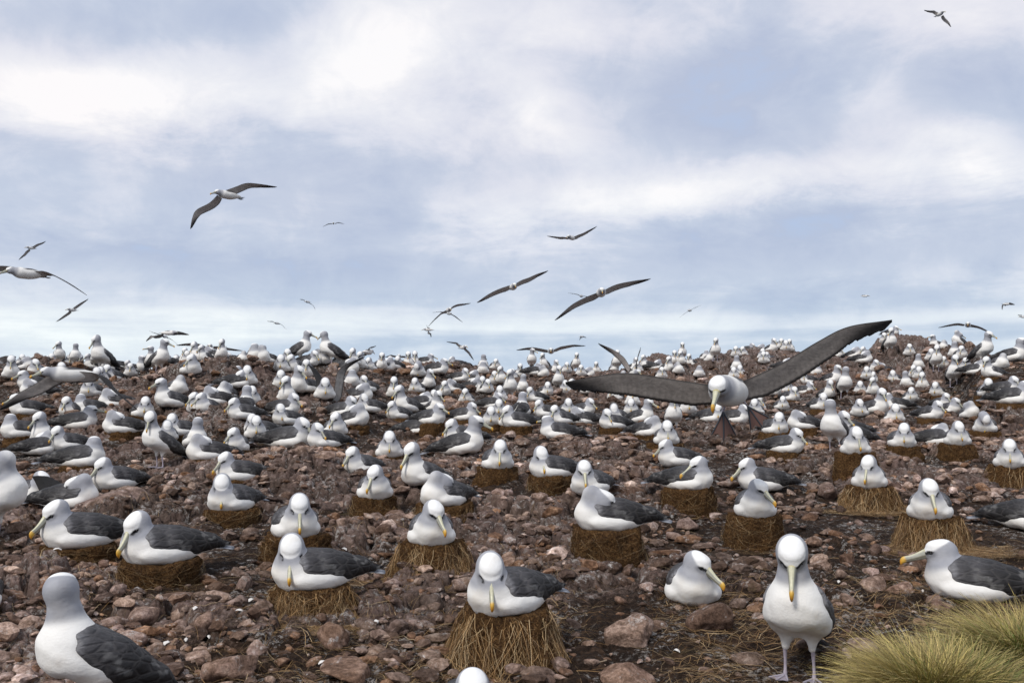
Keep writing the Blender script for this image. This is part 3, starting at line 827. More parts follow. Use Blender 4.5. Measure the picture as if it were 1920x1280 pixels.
# ---------------------------------------------------------------- the colony, one line per bird
# x y (underside of the body, or the feet of a standing bird, in photograph pixels)  pose  body-direction  head-direction  head-pitch  nest-height(cm, s = straw skirt) | label
# directions: 0 faces the camera, 90 the right edge, -90 the left edge, 180 away.  poses: S sits, U sits neck up, T stands; P preens back, B bows to breast
BIRDS = """
168 1404 T -74 -178 -10 0 .98 | big standing albatross in the left corner, back of its head turned to the camera
1500 1276 T -13 -4 -62 0 1.08 | albatross standing upright on webbed feet beside green tussocks, bill hanging down
950 1168 S -42 8 -58 24s 1.04 | white albatross incubating on the tallest straw-skirted nest, grey wing to the right
300 1068 S -68 -48 -48 12 1.12 | albatross in profile with long dark back on the squat nest left of the boulders
148 1037 S -72 -60 -40 10 1.12 | grey-headed albatross in profile facing left, just behind and left of the long dark-backed one
585 1118 S -64 -8 -62 13s 1.08 | albatross with bill on its breast, charcoal wing pointing right, low straw nest
1298 1144 S 6 58 -28 0 1.08 | albatross lying on bare dark soil with its yellow-tipped bill turned right
1822 1142 S -80 -84 -14 0 1.18 | albatross lying behind the grass tussocks, stretching a pale bill to the left
880 1410 S 5 10 -30 0 | albatross of which only the white crown shows at the bottom edge
1745 982 S -6 14 -52 20s 1.04 | broad white albatross with hunched frown on the grassy mud nest at right
1630 921 S 2 -12 -58 18s | albatross on the pale straw nest with white droppings below it
1415 978 S 8 44 -34 22 | albatross with its bill to the right on the tall dark nest behind the standing bird
1936 1002 S 76 80 -20 0 1.15 | albatross whose dark wings and grey tail stick in from the right edge
1893 882 S 2 6 -62 20s | albatross on a high shaggy nest cut by the right edge of the picture
1140 1004 SP -70 80 -30 22 1.10 | albatross tucking its face into its back on the blocky straw nest in the middle
1108 958 S -30 2 -50 0 | albatross whose head peeps over the back of the face-tucking one
808 1032 S 4 34 -42 20s 1.02 | albatross with bill turned sharply to its own left on a dark shaggy nest
552 1018 S 14 -2 -62 16 1.04 | albatross seen head-on behind the bird with its bill on its breast
832 957 SP -40 60 -30 14 1.04 | albatross bending its head down behind its shoulder beside a bird with raised neck
792 940 U -42 -36 -48 0 1.06 | long-necked albatross looking left, partly hidden by the preening one
702 942 S 6 -28 -52 16 | albatross on a brown nest in the gap between the long-necked one and the stony slope
676 906 S -38 -46 -48 0 | albatross on flat stones, yellow bill to the left, a nesting bird right before it
932 885 S 16 4 -62 16 | albatross head-on atop a dark earth mound above the stony slope
1034 901 S -62 8 -60 16 | albatross with drooping bill and dark wing on a round nest beside bare red rocks
1268 884 S -52 -66 -30 0 | albatross with bill pointing left out of the crowd above the round peat nest
1290 925 S 68 -62 -30 20 | albatross facing right but looking back left on the round peat nest
1428 927 S -66 -62 -40 0 1.04 | albatross in profile with folded wings on the ground behind the tall dark peat nest
1472 853 S 76 58 -34 10 | albatross in profile facing right with yellow hooked bill tip on a flat mound
1604 857 S 2 22 -54 28 | wide-bodied albatross on a square brown pedestal at right of centre
1690 843 S 18 4 -60 14 | albatross on a mound right of the square pedestal, grey wing showing left
1795 839 S 4 16 -54 18 | albatross with frowning brow on a short peat stump near the right edge
1848 814 SB -8 30 -90 16 | albatross burying its bill in its breast near the right edge
1818 788 UP 20 -110 -30 8 | albatross bending its head away over its shoulder near the right edge
1745 788 S 56 42 -46 14
1782 778 S 34 60 -38 0
1766 768 S 30 44 -40 0
1677 808 S 10 2 -58 0
1752 846 SP 110 -100 -30 0
1566 853 T -25 176 0 0 1.05 | tall albatross standing with its back of head to us in the crowded trio
1598 838 U -62 58 -34 0 1.05 | albatross craning its neck to the right in the crowded trio
1592 832 S -66 174 -10 0 1.0 | lower dark-backed albatross in front of the crowded trio
1505 808 SP -58 100 -30 8
1452 817 S 30 -8 -58 12
1378 801 S 78 66 -30 0
1333 798 S 58 4 -56 0
1288 790 S 10 14 -56 0
1262 816 T 14 -4 -58 0 .9
1249 838 S 4 -4 -64 8 1.05
1216 821 SP 60 -80 -30 6
1150 807 S -50 22 -46 6
1157 792 S -20 0 -70 0
1201 797 U 62 58 -26 0
1184 782 S 4 0 -60 0
1186 766 U 0 6 -60 0
1046 826 S -74 -128 -10 0 1.12 | large dark-backed albatross in profile with bill hidden, below the frowning crowd
1052 798 S -54 -38 -50 6
1024 786 S -66 -56 -30 0
1063 782 S 4 0 -58 0
1092 796 SP -80 80 -30 0
1094 780 S 60 56 -30 0
38 825 S -72 176 0 6 1.1
50 781 S -72 -62 -26 8 1.05
138 791 S -52 -16 -50 0
166 786 S -74 176 0 0
146 813 S 78 84 -6 0 1.1
228 816 SP -90 70 -30 6 1.1
215 768 SP -72 60 -30 6 1.05
267 785 S 24 0 -56 6
320 784 U -54 -60 -26 0 1.1
331 766 SP 20 60 -30 0
338 821 S -50 -20 -52 8
387 794 S -24 -62 -36 0
374 790 S -30 -40 -46 0
365 845 U 10 178 0 0
388 868 SP -68 90 -30 6 1.1
455 804 S -58 -52 -36 0
443 851 S -14 -38 -44 8
480 831 S 0 0 -60 0
487 824 S -60 2 -58 0
88 842 U -34 -56 -40 0 1.1 | upright albatross with big open-looking yellow-tipped bill in the left cluster
126 852 S -58 -46 -46 0 1.05
72 858 SP 100 -80 -30 0
151 880 S 84 174 0 10 1.12
300 884 T -60 -14 -60 0 1.02 | tall albatross with long slate wings striding among sitting neighbours at left
313 842 S 0 2 -70 0 .9
216 920 S -52 -50 -44 0 1.08 | albatross perched on the knobbly purple boulder, yellow bill tip to the left
447 908 S -66 -46 -50 8
434 966 S -38 -4 -66 12 1.04 | albatross with straight-down bill on a broad earth nest left of centre
-16 1030 TP 58 -100 -40 0 1.22 | white-breasted albatross standing half outside the left edge
56 952 S 36 34 -40 0
132 975 SP 66 -90 -30 0 1.05 | albatross preening under its lifted dark wing near the left edge
-58 1186 S -20 -60 -30 0 | albatross barely peeping in at the left edge
42 691 S 0 0 -40 0
76 680 SP -60 40 -30 0
91 679 SP 60 -40 -30 0
111 688 T 0 -60 -40 0
123 689 S 30 20 -30 0
140 692 T 0 174 0 0
153 692 U -20 -14 -50 0
176 694 U -74 -66 -40 0
97 698 S 0 0 -50 0
192 702 T -46 -62 -56 0 1.15 | tall albatross on the left skyline bending its bill toward its breast
206 698 U -70 174 0 0
222 690 S -80 -150 -10 0
180 692 T 0 178 0 0
22 720 U 0 0 -56 0
48 707 SP 20 -50 -30 0
60 742 S -74 -70 -12 0
66 748 SP -80 60 -30 0
68 714 S -10 0 -40 0
172 746 S -34 4 -58 4
180 726 S 0 0 -60 0
192 724 S -10 -10 -60 0
209 719 S -44 -12 -50 0
245 708 S 0 0 -50 0
248 686 S -60 -60 -30 0
268 700 U -20 60 10 0 1.1
281 700 T 20 -60 0 0
297 705 T 40 58 -14 0 1.05 | albatross standing in three-quarter view on the skyline rocks, bill to the right
259 700 SP 0 60 -30 0
312 692 S 20 174 0 0
324 689 SP 150 100 -30 0
345 684 U 4 -20 -50 0
351 688 S 0 -4 -60 0
376 685 U -78 -50 -56 0 1.1
385 688 U -40 -30 -50 0
398 686 SP -80 60 -30 0
413 694 T 20 -50 -60 0
419 690 U 0 4 -40 0
432 690 SP -90 80 -30 0
453 691 SP 10 50 -30 0
470 686 S 0 4 -50 0
458 721 S -60 176 0 6
479 719 S 0 -150 0 0
356 742 S 10 -36 -40 0 1.05
424 754 SP -22 60 -30 6 1.05
443 750 SP 110 -70 -30 0
464 748 S 0 0 -60 0
471 763 S 0 0 -60 4
455 790 U 150 168 0 0 1.05
504 687 U -64 -66 -60 0 1.05
485 686 S 0 0 -60 0
539 687 S 0 0 -50 0
562 684 T 80 74 -18 0 1.05 | albatross standing in profile on the skyline, leaning right with pale bill
590 686 SP 40 -40 -30 0
578 688 S 60 40 -50 0
621 690 T -80 -140 -20 0 1.1 | stout albatross standing on the skyline with dark back to the right
638 690 S 10 174 0 0
609 688 S 0 0 -70 0
663 684 U -10 -24 -56 0
677 682 U 0 -20 -50 0
694 692 S -4 -24 -56 0
712 692 U 30 -10 -50 0
722 698 SP 80 -80 -30 0 1.1
738 695 S -40 20 -40 0
749 694 S -20 0 -60 0
760 694 SP -60 60 -30 0
766 690 U 0 0 -50 0
778 691 U 0 -10 -56 0
797 683 S 80 90 -20 0
858 691 S -80 -76 -40 0 1.1
906 699 U 0 160 -20 0
928 704 S 20 0 -50 0
905 712 S 0 170 0 0
487 720 SP 20 -60 -30 0
528 716 S 0 6 -60 0
553 714 S -34 -42 -40 0
528 744 S 0 0 -60 0
553 753 U 14 52 -40 0 1.1
574 753 S -40 16 -58 0 1.05
539 767 U 0 -42 -50 0 1.05
532 788 S 78 62 -30 0 1.05
536 803 S -44 16 -58 0
608 767 S 4 -6 -60 0 1.1 | albatross sitting with both long wings held straight up
652 708 SP 60 -60 -30 0
657 736 S 20 178 0 0
688 740 S -34 16 -50 0
672 760 SP 80 -90 -30 0 1.1
642 792 S 60 58 -36 0 1.05
662 803 UP 66 -60 -30 6 1.15
693 786 S -56 20 -60 0
628 820 S 14 -44 -40 10 1.05
541 848 S 74 58 -38 0 1.28 | hefty albatross crouched in profile facing right, dark back, orange bill tip
609 843 S -58 42 -50 6 1.05
730 862 S 0 0 -62 6 1.04 | albatross staring straight at the camera below the centre of the slope
740 752 U 0 0 -58 0 1.02
762 778 U -46 -56 -30 0 1.2 | big-necked albatross looking left over its staring neighbour
745 788 S -34 -46 -40 8
790 768 SP 100 -80 -30 0
782 738 S -18 0 -60 4
801 736 U 24 60 -40 0
784 716 UB 0 -30 -90 0 1.1
820 712 S 78 80 -20 0 1.15
812 762 S 0 -4 -58 0
828 747 S 30 -30 -40 0
850 739 SP -50 60 -30 0
862 726 S 70 50 -40 0
882 722 SP 90 -80 -30 0
875 758 S -10 -22 -50 4
905 741 U 0 -4 -58 0
912 744 S 20 30 -50 0
885 736 SP 90 -60 -30 0
928 732 S 0 0 -50 0
940 735 U 0 -36 -36 0
955 763 T 10 -40 -36 0
921 772 S 100 60 -30 0
938 768 S 0 0 -58 0
937 784 S 0 0 -58 0
921 801 S 2 2 -64 6
953 803 S 0 0 -60 4
870 791 S 74 56 -36 4 1.02
808 798 S 58 54 -28 18 1.04
814 778 U 30 50 -40 0
784 820 SP 86 -120 -30 0 1.1
866 834 S -66 -52 -34 0 1.12 | albatross with black wing and yellow bill to the left behind the craning dark-tailed one
866 864 U 78 74 -26 0 1.2 | dark-tailed albatross craning right, long grey tail to the left
997 698 T 4 60 -24 0
1022 697 T -34 -22 -50 0
1079 695 T 18 0 -50 0
1046 735 T 10 0 -50 0
1037 706 U 40 50 -40 0
1062 708 S 0 0 -40 0
1101 713 UP 56 -60 -30 0
1119 705 U 0 0 -50 0
1156 694 T 6 0 -50 0 1.1
1150 700 SP 10 -60 -30 0
1187 702 U 40 20 -40 0
1196 706 S 0 -40 -50 0
1215 697 U -70 -40 -30 0
1228 700 SP 100 -60 -30 0
1250 708 U 30 -30 -50 0 1.1
1265 692 U 4 0 -50 0
1278 696 U 0 -30 -50 0
1272 715 UP 10 -60 -30 0 1.05
1279 664 T 4 0 -50 0
1298 692 U -44 0 -50 0
1322 680 S 20 170 0 0
1341 688 T 10 -30 -50 0 1.05
1330 690 SP 10 60 -30 0
1311 721 S 0 172 0 0
1381 704 U 0 174 0 0
1381 682 S 0 0 -50 0
1393 678 S 0 -20 -40 0
1387 714 S 0 0 -60 0
1376 722 S 0 0 -60 0
1402 662 S 74 60 -40 0
1424 662 SP 60 -60 -30 0
1430 680 S 0 0 -50 0
1433 694 S 0 10 -50 0
977 740 U 20 176 0 0
975 716 U 0 10 -40 0
962 724 S 0 10 -50 0
1000 722 S 110 120 -20 0
1017 724 SP 20 -60 -30 0
1023 743 S 24 0 -60 4
1003 755 S -56 -30 -50 4
975 782 U 170 176 0 0 1.1
970 804 S -76 -60 -40 8 1.1
1062 743 S -10 0 -60 0
1083 741 S -80 -60 -30 0
1103 751 S 48 -20 -56 0
1135 748 SP 100 -60 -30 0
1154 753 S -28 -18 -50 4
1165 735 SP 20 60 -30 0
1211 752 S 20 60 -30 0
1240 742 SP -90 60 -30 0
1312 764 UB 0 -20 -90 6
1420 773 S 10 20 -50 0
1417 782 S 0 0 -60 0
1446 668 U 30 44 -40 0
1462 668 S 20 -20 -40 0
1473 671 S 0 0 -60 0
1481 662 U 0 0 -30 0
1444 682 S -50 0 -30 0
1525 682 S -70 176 0 0
1568 668 S 60 60 -40 0
1601 680 UP 70 -100 -30 0 1.1
1624 680 S -30 -30 -40 0
1668 672 T 34 -20 -50 0 1.1
1661 658 S -20 10 -30 0
1672 633 S 60 62 -20 0 1.0 | albatross sitting alone on the very top of the rocky knoll
1757 662 U -40 -50 10 0
1768 662 SP 0 60 -30 0
1799 659 TP -50 70 -30 0
1843 690 T 50 48 -26 0 1.1 | tall albatross standing on the right skyline with grey head in profile
1897 682 U 80 82 -10 0 1.2 | dark-winged albatross in profile at the right end of the skyline
1705 684 S 0 0 -50 0
1755 706 T 16 0 -56 0
1746 688 S 0 0 -60 0
1769 695 S 0 0 -50 0
1788 732 T 20 30 -40 0 1.1
1801 684 S 10 0 -40 0
1790 676 U 0 176 0 0
1812 700 S 0 0 -50 0
1828 708 SP 70 80 -30 0
1862 710 U -52 -20 -50 4
1874 694 SP 30 60 -30 0
1852 746 S 10 0 -60 4 1.05
1885 744 S 74 50 -36 0
1900 760 S 80 84 -20 18 1.2
1678 719 S -20 0 -56 4
1702 730 U -20 176 0 0
1722 706 U 0 174 0 0
1715 714 S 0 -20 -50 0
1724 718 S 0 0 -60 0
1731 733 U 0 -4 -60 0 1.02
1758 745 S -20 0 -60 6 1.05
1707 758 S 10 0 -60 0
1560 722 U 58 58 -26 0 1.15
1583 753 T 16 174 0 0 1.1 | standing albatross with back of head turned, grey wings ajar, among the dense right crowd
1618 700 SP 80 -100 -30 0 1.1
1641 706 S 0 20 -50 0
1656 704 SP -60 60 -30 0
1627 724 S 0 0 -60 0
1635 722 S 10 -20 -60 0
1613 741 S 0 0 -62 4
1637 748 U 0 -32 -50 0
1640 778 U 46 30 -50 0 1.2
1680 768 S -68 -70 -10 0 1.08
1515 723 S -56 -12 -50 0
1508 740 S 66 60 -50 0
1550 753 U 30 30 -56 0
1537 770 S 34 10 -60 8
1612 782 S 0 12 -56 0
1482 753 S 40 28 -50 4
1478 745 S 0 0 -60 0
1448 752 U 52 44 -50 0
1465 770 S 20 -6 -60 0 .85
1495 704 SP 70 -60 -30 0
1471 706 SP 80 -60 -30 0
1530 706 S 20 170 0 0
575 722 S -10 0 -50 0
405 770 SP -90 60 -30 0
120 722 S -20 0 -40 0
1240 722 S 0 0 -50 0
1090 715 S 0 10 -50 0
"""

# gliders: body centre px, depth (m), heading, tilt of the wing plane, pitch of body, left-side spine px, right-side spine px, feet trailing, label
FLYERS = [
 (427, 366, 24, -58, .45, 0, [(410, 366), (391, 380), (367, 393), (359, 408), (355, 429)], [(424, 358), (440, 350), (461, 343), (488, 345), (518, 350)], 1,
  'albatross gliding alone in open sky upper left, one wing bent down'),
 (50, 513, 18, -72, .35, 0, [(40, 504), (22, 500), (0, 498), (-30, 500), (-62, 508)], [(52, 507), (68, 508), (82, 509), (118, 527), (160, 553)], 1,
  'albatross gliding left across the left edge, wing drooping to the right'),
 (58, 465, 70, -60, .4, 0, [(55, 467), (48, 471), (44, 476), (40, 480), (34, 487)], [(61, 463), (64, 460), (70, 457), (77, 455), (85, 452)], 0,
  'small tilted albatross highest at the left edge'),
 (135, 581, 60, -50, .4, 0, [(131, 582), (126, 586), (119, 591), (113, 596), (104, 603)], [(138, 577), (142, 573), (148, 569), (155, 565), (165, 560)], 0,
  'small tilted albatross under the drooping wing at left'),
 (625, 419, 105, 0, .25, 0, [(622, 419), (617, 419), (614, 420), (610, 422), (605, 425)], [(628, 419), (632, 417), (635, 417), (640, 418), (646, 420)], 0,
  'tiny albatross like a dark bow in the sky above the left centre'),
 (577, 566, 90, -40, .4, 0, [(574, 565), (571, 563), (569, 562), (566, 561), (562, 561)], [(579, 567), (582, 569), (585, 571), (588, 575), (591, 581)], 0,
  'tiny albatross diving right, above the bright horizon streak'),
 (519, 606, 90, -40, .3, 0, [(516, 605), (513, 603), (510, 602), (506, 602), (500, 602)], [(521, 606), (525, 607), (529, 610), (533, 614), (538, 618)], 0,
  'tiny albatross directly on the bright horizon streak'),
 (1072, 446, 44, -30, .35, 0, [(1066, 446), (1056, 444), (1048, 444), (1038, 443), (1025, 442)], [(1077, 444), (1084, 440), (1092, 437), (1104, 431), (1119, 424)], 0,
  'albatross wheeling high above the centre, right wing raised'),
 (962, 538, 31, 10, .7, 0, [(955, 535), (937, 541), (920, 549), (906, 558), (894, 567)], [(966, 532), (978, 525), (992, 520), (1008, 513), (1028, 507)], 1,
  'albatross banking toward the camera left of a larger banking one'),
 (1127, 549, 23, 4, .65, 0, [(1119, 549), (1098, 557), (1075, 569), (1058, 583), (1040, 600)], [(1133, 544), (1148, 536), (1163, 531), (1190, 526), (1220, 522)], 1,
  'albatross banking steeply toward the camera in mid sky, right of centre'),
 (1090, 555, 75, 170, .2, 0, [(1088, 554), (1084, 552), (1080, 551), (1073, 550), (1065, 549)], [(1092, 555), (1097, 555), (1102, 556), (1108, 558), (1116, 561)], 0,
  'distant albatross crossing behind a banking bird\'s wing'),
 (841, 581, 44, 14, .45, 0, [(836, 582), (829, 585), (823, 590), (813, 600), (803, 612)], [(845, 577), (851, 573), (859, 570), (870, 569), (883, 568)], 1,
  'albatross with swept wings just above the dark winged speck'),
 (842, 588, 76, 150, .2, 0, [(839, 586), (834, 585), (826, 584), (818, 585), (811, 586)], [(845, 588), (850, 590), (855, 593), (861, 598), (868, 604)], 0,
  'faint albatross crossing below the one with swept wings'),
 (803, 618, 70, -80, .9, 0, [(802, 616), (801, 614), (801, 613), (800, 611), (799, 609)], [(804, 620), (804, 622), (805, 625), (806, 628), (807, 632)], 0,
  'small dark albatross seen edge-on with wings vertical'),
 (868, 651, 50, 30, .3, 0, [(865, 648), (861, 645), (857, 642), (848, 641), (837, 640)], [(871, 651), (876, 655), (881, 660), (885, 667), (889, 675)], 1,
  'albatross arching its wings low over the central dip of the ridge'),
 (317, 624, 42, 72, .4, 0, [(306, 625), (299, 627), (293, 629), (285, 634), (275, 640)], [(322, 622), (328, 621), (335, 621), (344, 623), (356, 627)], 0,
  'albatross flying right just over the left skyline'),
 (309, 631, 70, -30, .3, 0, [(305, 629), (300, 627), (294, 625), (287, 623), (279, 620)], [(312, 632), (317, 634), (322, 637), (328, 642), (336, 649)], 0,
  'smaller albatross tucked under the one flying right at left skyline'),
 (393, 650, 35, 0, .5, 0, [(385, 649), (372, 644), (360, 643), (345, 644), (330, 647)], [(400, 649), (410, 649), (418, 650), (434, 653), (455, 657)], 0,
  'albatross with very long flat wings low behind the left ridge'),
 (1033, 658, 34, 0, .5, 8, [(1027, 656), (1013, 653), (1000, 651), (985, 652), (968, 656)], [(1039, 655), (1050, 650), (1060, 648), (1076, 646), (1098, 648)], 1,
  'albatross with level wings and dangling feet over the central ridge'),
 (1091, 631, 110, -40, .6, 0, [(1090, 631), (1089, 631), (1088, 632), (1087, 634), (1086, 638)], [(1092, 630), (1094, 630), (1096, 631), (1098, 632), (1100, 634)], 0,
  'tiny dark albatross folding its wings over the central ridge'),
 (1190, 700, 25, 20, .8, 10, [(1183, 692), (1177, 679), (1169, 668), (1150, 655), (1122, 643)], [(1194, 690), (1195, 678), (1197, 668), (1199, 660), (1202, 651)], 0,
  'albatross landing on the central ridge with both wings raised'),
 (1293, 582, 80, 160, .2, 0, [(1290, 584), (1287, 586), (1284, 588), (1280, 591), (1275, 595)], [(1296, 581), (1299, 579), (1303, 577), (1308, 575), (1315, 572)], 0,
  'faint slender albatross right of the two banking birds'),
 (1622, 555, 100, 90, .5, 0, [(1621, 554), (1620, 553), (1619, 553), (1618, 553), (1617, 554)], [(1623, 554), (1624, 554), (1624, 553), (1625, 553), (1626, 553)], 0,
  'tiny albatross speck in the empty sky above the right ridge'),
 (1888, 570, 75, 130, .6, 0, [(1886, 569), (1884, 570), (1882, 573), (1881, 576), (1880, 581)], [(1891, 568), (1894, 567), (1897, 568), (1900, 569), (1904, 571)], 0,
  'small albatross near the right edge with wings hooked downward'),
 (1815, 609, 38, 0, .35, 0, [(1809, 608), (1800, 606), (1792, 606), (1777, 609), (1759, 614)], [(1821, 608), (1830, 610), (1839, 613), (1852, 620), (1867, 631)], 0,
  'albatross with wings bowed down over the right ridge'),
 (1762, 27, 55, 40, .5, 0, [(1759, 25), (1756, 22), (1752, 20), (1744, 20), (1733, 19)], [(1768, 29), (1773, 34), (1777, 38), (1781, 43), (1784, 51)], 0,
  'dark albatross alone in the top right corner of the sky'),
 (1919, 594, 90, -60, .4, 0, [(1917, 593), (1915, 592), (1913, 591), (1911, 590), (1908, 590)], [(1921, 594), (1924, 595), (1927, 597), (1930, 599), (1934, 602)], 0,
  'albatross just leaving the picture at the right edge'),
 (-14, 680, 22, -60, .5, 0, [(-22, 678), (-35, 682), (-50, 688), (-65, 698), (-80, 710)], [(-8, 672), (0, 669), (8, 667), (17, 667), (28, 668)], 0,
  'albatross gliding in at the left edge, only a wing showing'),
 (748, 668, 48, 0, .4, 0, [(744, 667), (738, 666), (733, 665), (727, 667), (721, 669)], [(752, 667), (757, 667), (762, 668), (768, 670), (776, 672)], 0,
  'albatross flying low behind the ridge, left of the central dip'),
 (690, 660, 36, 150, .4, 0, [(686, 662), (680, 664), (674, 666), (668, 668), (660, 672)], [(692, 656), (694, 652), (697, 650), (701, 649), (706, 648)], 0,
  'albatross flapping behind the left skyline crowd'),
 (128, 702, 13.5, -78, .5, 0, [(112, 700), (84, 706), (58, 722), (30, 738), (-6, 768)], [(140, 696), (158, 697), (176, 701), (204, 728), (254, 768)], 0,
  'large albatross skimming left over the colony with wings drooping both sides'),
 (1368, 734, 7.1, -14, .86, 6, [(1340, 722), (1262, 711), (1178, 699), (1122, 704), (1058, 716)], [(1392, 716), (1462, 682), (1532, 640), (1590, 612), (1672, 599)], 2,
  'huge albatross gliding at the camera with spread wings and hanging webbed feet'),
]
ROCKS = [  # px, py of base, width m, height factor, label
 (1188, 1224, .21, .72, 'smooth domed brown boulder on the dark soil below the yellow-tipped bill'),
 (1326, 1192, .20, .68, 'rust and cream flecked boulder in front of the bird lying on bare soil'),
 (625, 1222, .15, .85, 'blunt wedge-shaped rock below the low straw nest'),
 (655, 1290, .26, .42, 'wide flat pinkish slab at the bottom edge left of the tall nest'),
 (262, 1182, .145, .95, 'ribbed grey boulder below the squat nest at left'),
 (338, 1172, .09, .9, 'round tan cobble touching the ribbed grey boulder'),
 (318, 1140, .17, .5, 'long pale grey boulder behind the round tan cobble'),
 (438, 1292, .20, .6, 'brown domed boulder at the bottom edge near the left'),
 (480, 1245, .12, .8, 'ochre-brown lump beside a dark hollow at lower left'),
 (818, 1104, .11, 1.0, 'tall cracked pink cobble under the dark shaggy nest'),
 (1288, 994, .15, .6, 'rounded brown boulder at the foot of the round peat nest'),
 (1556, 938, .21, .75, 'pointed grey-brown boulder behind the pale straw nest'),
 (948, 1072, .17, .8, 'large rough brown block right behind the tallest nest bird'),
 (1000, 1078, .12, .7, 'reddish block wedged beside the twig'),
 (1690, 1122, .15, .5, 'low brown rock in front of the stretched pale bill'),
 (1765, 1152, .12, .5, 'reddish rock half buried under the grass tussock'),
 (385, 1196, .14, .7, 'knobbly pale pink rock above the small cobbles at lower left'),
 (785, 1196, .17, .5, 'split brown boulder pair-stone left of the tallest nest'),
 (1590, 1064, .12, .7, 'pale rock with white streak behind the standing bird'),
 (1432, 1072, .14, .55, 'flat reddish slab left of the standing bird'),
 (26, 1138, .17, .5, 'light pink slab at the left edge below the profile bird'),
 (72, 1108, .15, .8, 'purplish boulder streaked with droppings at left'),
 (232, 975, .60, .42, 'knobbly purple boulder carrying a sitting albatross'),
 (1180, 1294, .22, .5, 'pink rock cut by the bottom edge right of the tallest nest'),
 (10, 1262, .15, .6, 'brown rock in the bottom left corner'),
 (60, 1240, .11, .6, 'pinkish stone beside the big corner albatross'),
 (740, 975, .20, .35, 'flat lilac slab in the middle of the stony slope'),
 (640, 955, .16, .4, 'whitish flat slab below the bird on flat stones'),
 (975, 1190, .01, .5, ''),
 (925, 1015, .13, .6, 'grey-brown block right of the shaggy dark nest'),
 (742, 1000, .17, 1.0, 'upright lilac rock with white crust behind the shaggy nest'),
 (1375, 1085, .10, .6, 'white-splashed rock right of the yellow bill tip'),
 (1405, 1118, .12, .8, 'guano-whitened stone left of the standing bird\'s wing'),
 (1645, 1105, .09, .6, 'small grey rock right of the standing bird\'s tail'),
 (1140, 1080, .01, .5, ''),
 (520, 990, .16, .55, 'pale mauve boulder left of the head-on nest'),
 (1060, 1000, .18, .5, 'brown slab at the left foot of the blocky straw nest'),
 (130, 1245, .10, .6, 'small buff stone left of the corner bird\'s breast'),
]
ROCKS = [r for r in ROCKS if r[4]]
# ---------------------------------------------------------------- terrain
DD = np.array([0, 3, 4.8, 6.7, 8.2, 10.6, 13, 16, 19, 22, 26, 30, 40.])
DROP = np.array([1.42, 1.42, 1.39, 1.28, 1.18, 1.03, .86, .68, .50, .33, .12, -.02, -.05])
RX = np.array([-900, -300, 0, 60, 110, 200, 232, 262, 300, 370, 440, 480, 560, 640, 700, 745, 800, 860, 905, 950, 985, 1060, 1110, 1180, 1222, 1248, 1290, 1340, 1400, 1450, 1520, 1600, 1628, 1645, 1662, 1680, 1705, 1742, 1762, 1805, 1840, 1880, 1920, 2200, 2900.])
RY = np.array([700, 690, 686, 682, 692, 702, 694, 706, 698, 682, 684, 686, 683, 686, 698, 702, 690, 692, 696, 706, 700, 704, 712, 700, 674, 674, 686, 672, 662, 664, 672, 678, 668, 646, 640, 633, 640, 645, 658, 660, 676, 676, 668, 668, 690.])
RD = np.interp(RX, [0, 450, 650, 760, 900, 1000, 1300, 1450, 1700, 1790, 1850, 2900], [20, 19.5, 21, 24, 28, 30, 32, 30, 30, 28, 21, 20])
RZ = np.array([at(a, b, c)[2] for a, b, c in zip(RX, RY, RD)])

def base_z(x, y):
    x = np.asarray(x, float); y = np.asarray(y, float)
    px = 960 + FPX * x / np.maximum(y, 1.0)
    zb = CAM_H - np.interp(y, DD, DROP)
    dr = np.interp(px, RX, RD); zr = np.interp(px, RX, RZ)
    t = sstep(0, 1, (y - (dr - 8.0)) / 8.0)
    z = zb * (1 - t) + zr * t
    b = np.maximum(y - dr, 0)
    z = z - .02 * b - .035 * b ** 2 * sstep(0, 6, b)
    z = np.maximum(z, -24)
    und = (fbm(x * .45 + 5, y * .45, 0, 3, 11) - .5) * .16 * sstep(2, 8, y)
    return z + und

def solve(px, py, h=0.0, fn=base_z):
    """where the ray through one photograph pixel meets the ground (raised by h)"""
    d = ray(px, py); ts = np.exp(np.linspace(math.log(2.4), math.log(45), 500))
    x, y, z = d[0] * ts, d[1] * ts, CAM_H + d[2] * ts
    g_ = fn(x, y) + h
    below = np.nonzero(z < g_)[0]
    if len(below) == 0 or below[0] == 0:
        k = int(np.argmin(np.where(ts > 10, z - g_, 99)))
        return np.array([x[k], y[k], g_[k] - h])
    k = below[0]
    a, b = (z - g_)[k - 1], (z - g_)[k]
    t = ts[k - 1] + (ts[k] - ts[k - 1]) * a / (a - b)
    return np.array([d[0] * t, d[1] * t, float(fn(np.array([d[0] * t]), np.array([d[1] * t]))[0])])

OUTCROPS = []
for px, py, r, h, rk in [(565, 905, .75, .16, 1), (500, 880, .5, .12, 1), (240, 985, .5, .10, 1), (1120, 905, .9, .10, 1), (1190, 950, .6, .05, 1), (1110, 850, .8, .06, .8),
                         (1440, 855, .5, .07, 1), (340, 735, 1.5, .18, 1), (430, 715, 1.2, .14, 1), (85, 705, .8, .16, 1), (590, 735, 1.5, .06, .8), (1680, 672, 2.6, .0, 1), (1330, 700, 1.8, .05, .8),
                         (1880, 790, .8, .05, 1), (390, 800, .6, .16, 1), (1700, 900, .9, .04, .9), (60, 1110, .6, .03, 1), (100, 1000, .6, .02, .9), (800, 1000, .5, .03, 1), (360, 980, .7, .05, 1), (650, 1010, .6, .02, 1)]:
    p = solve(px, py); OUTCROPS.append((p[0], p[1], r, h, rk))

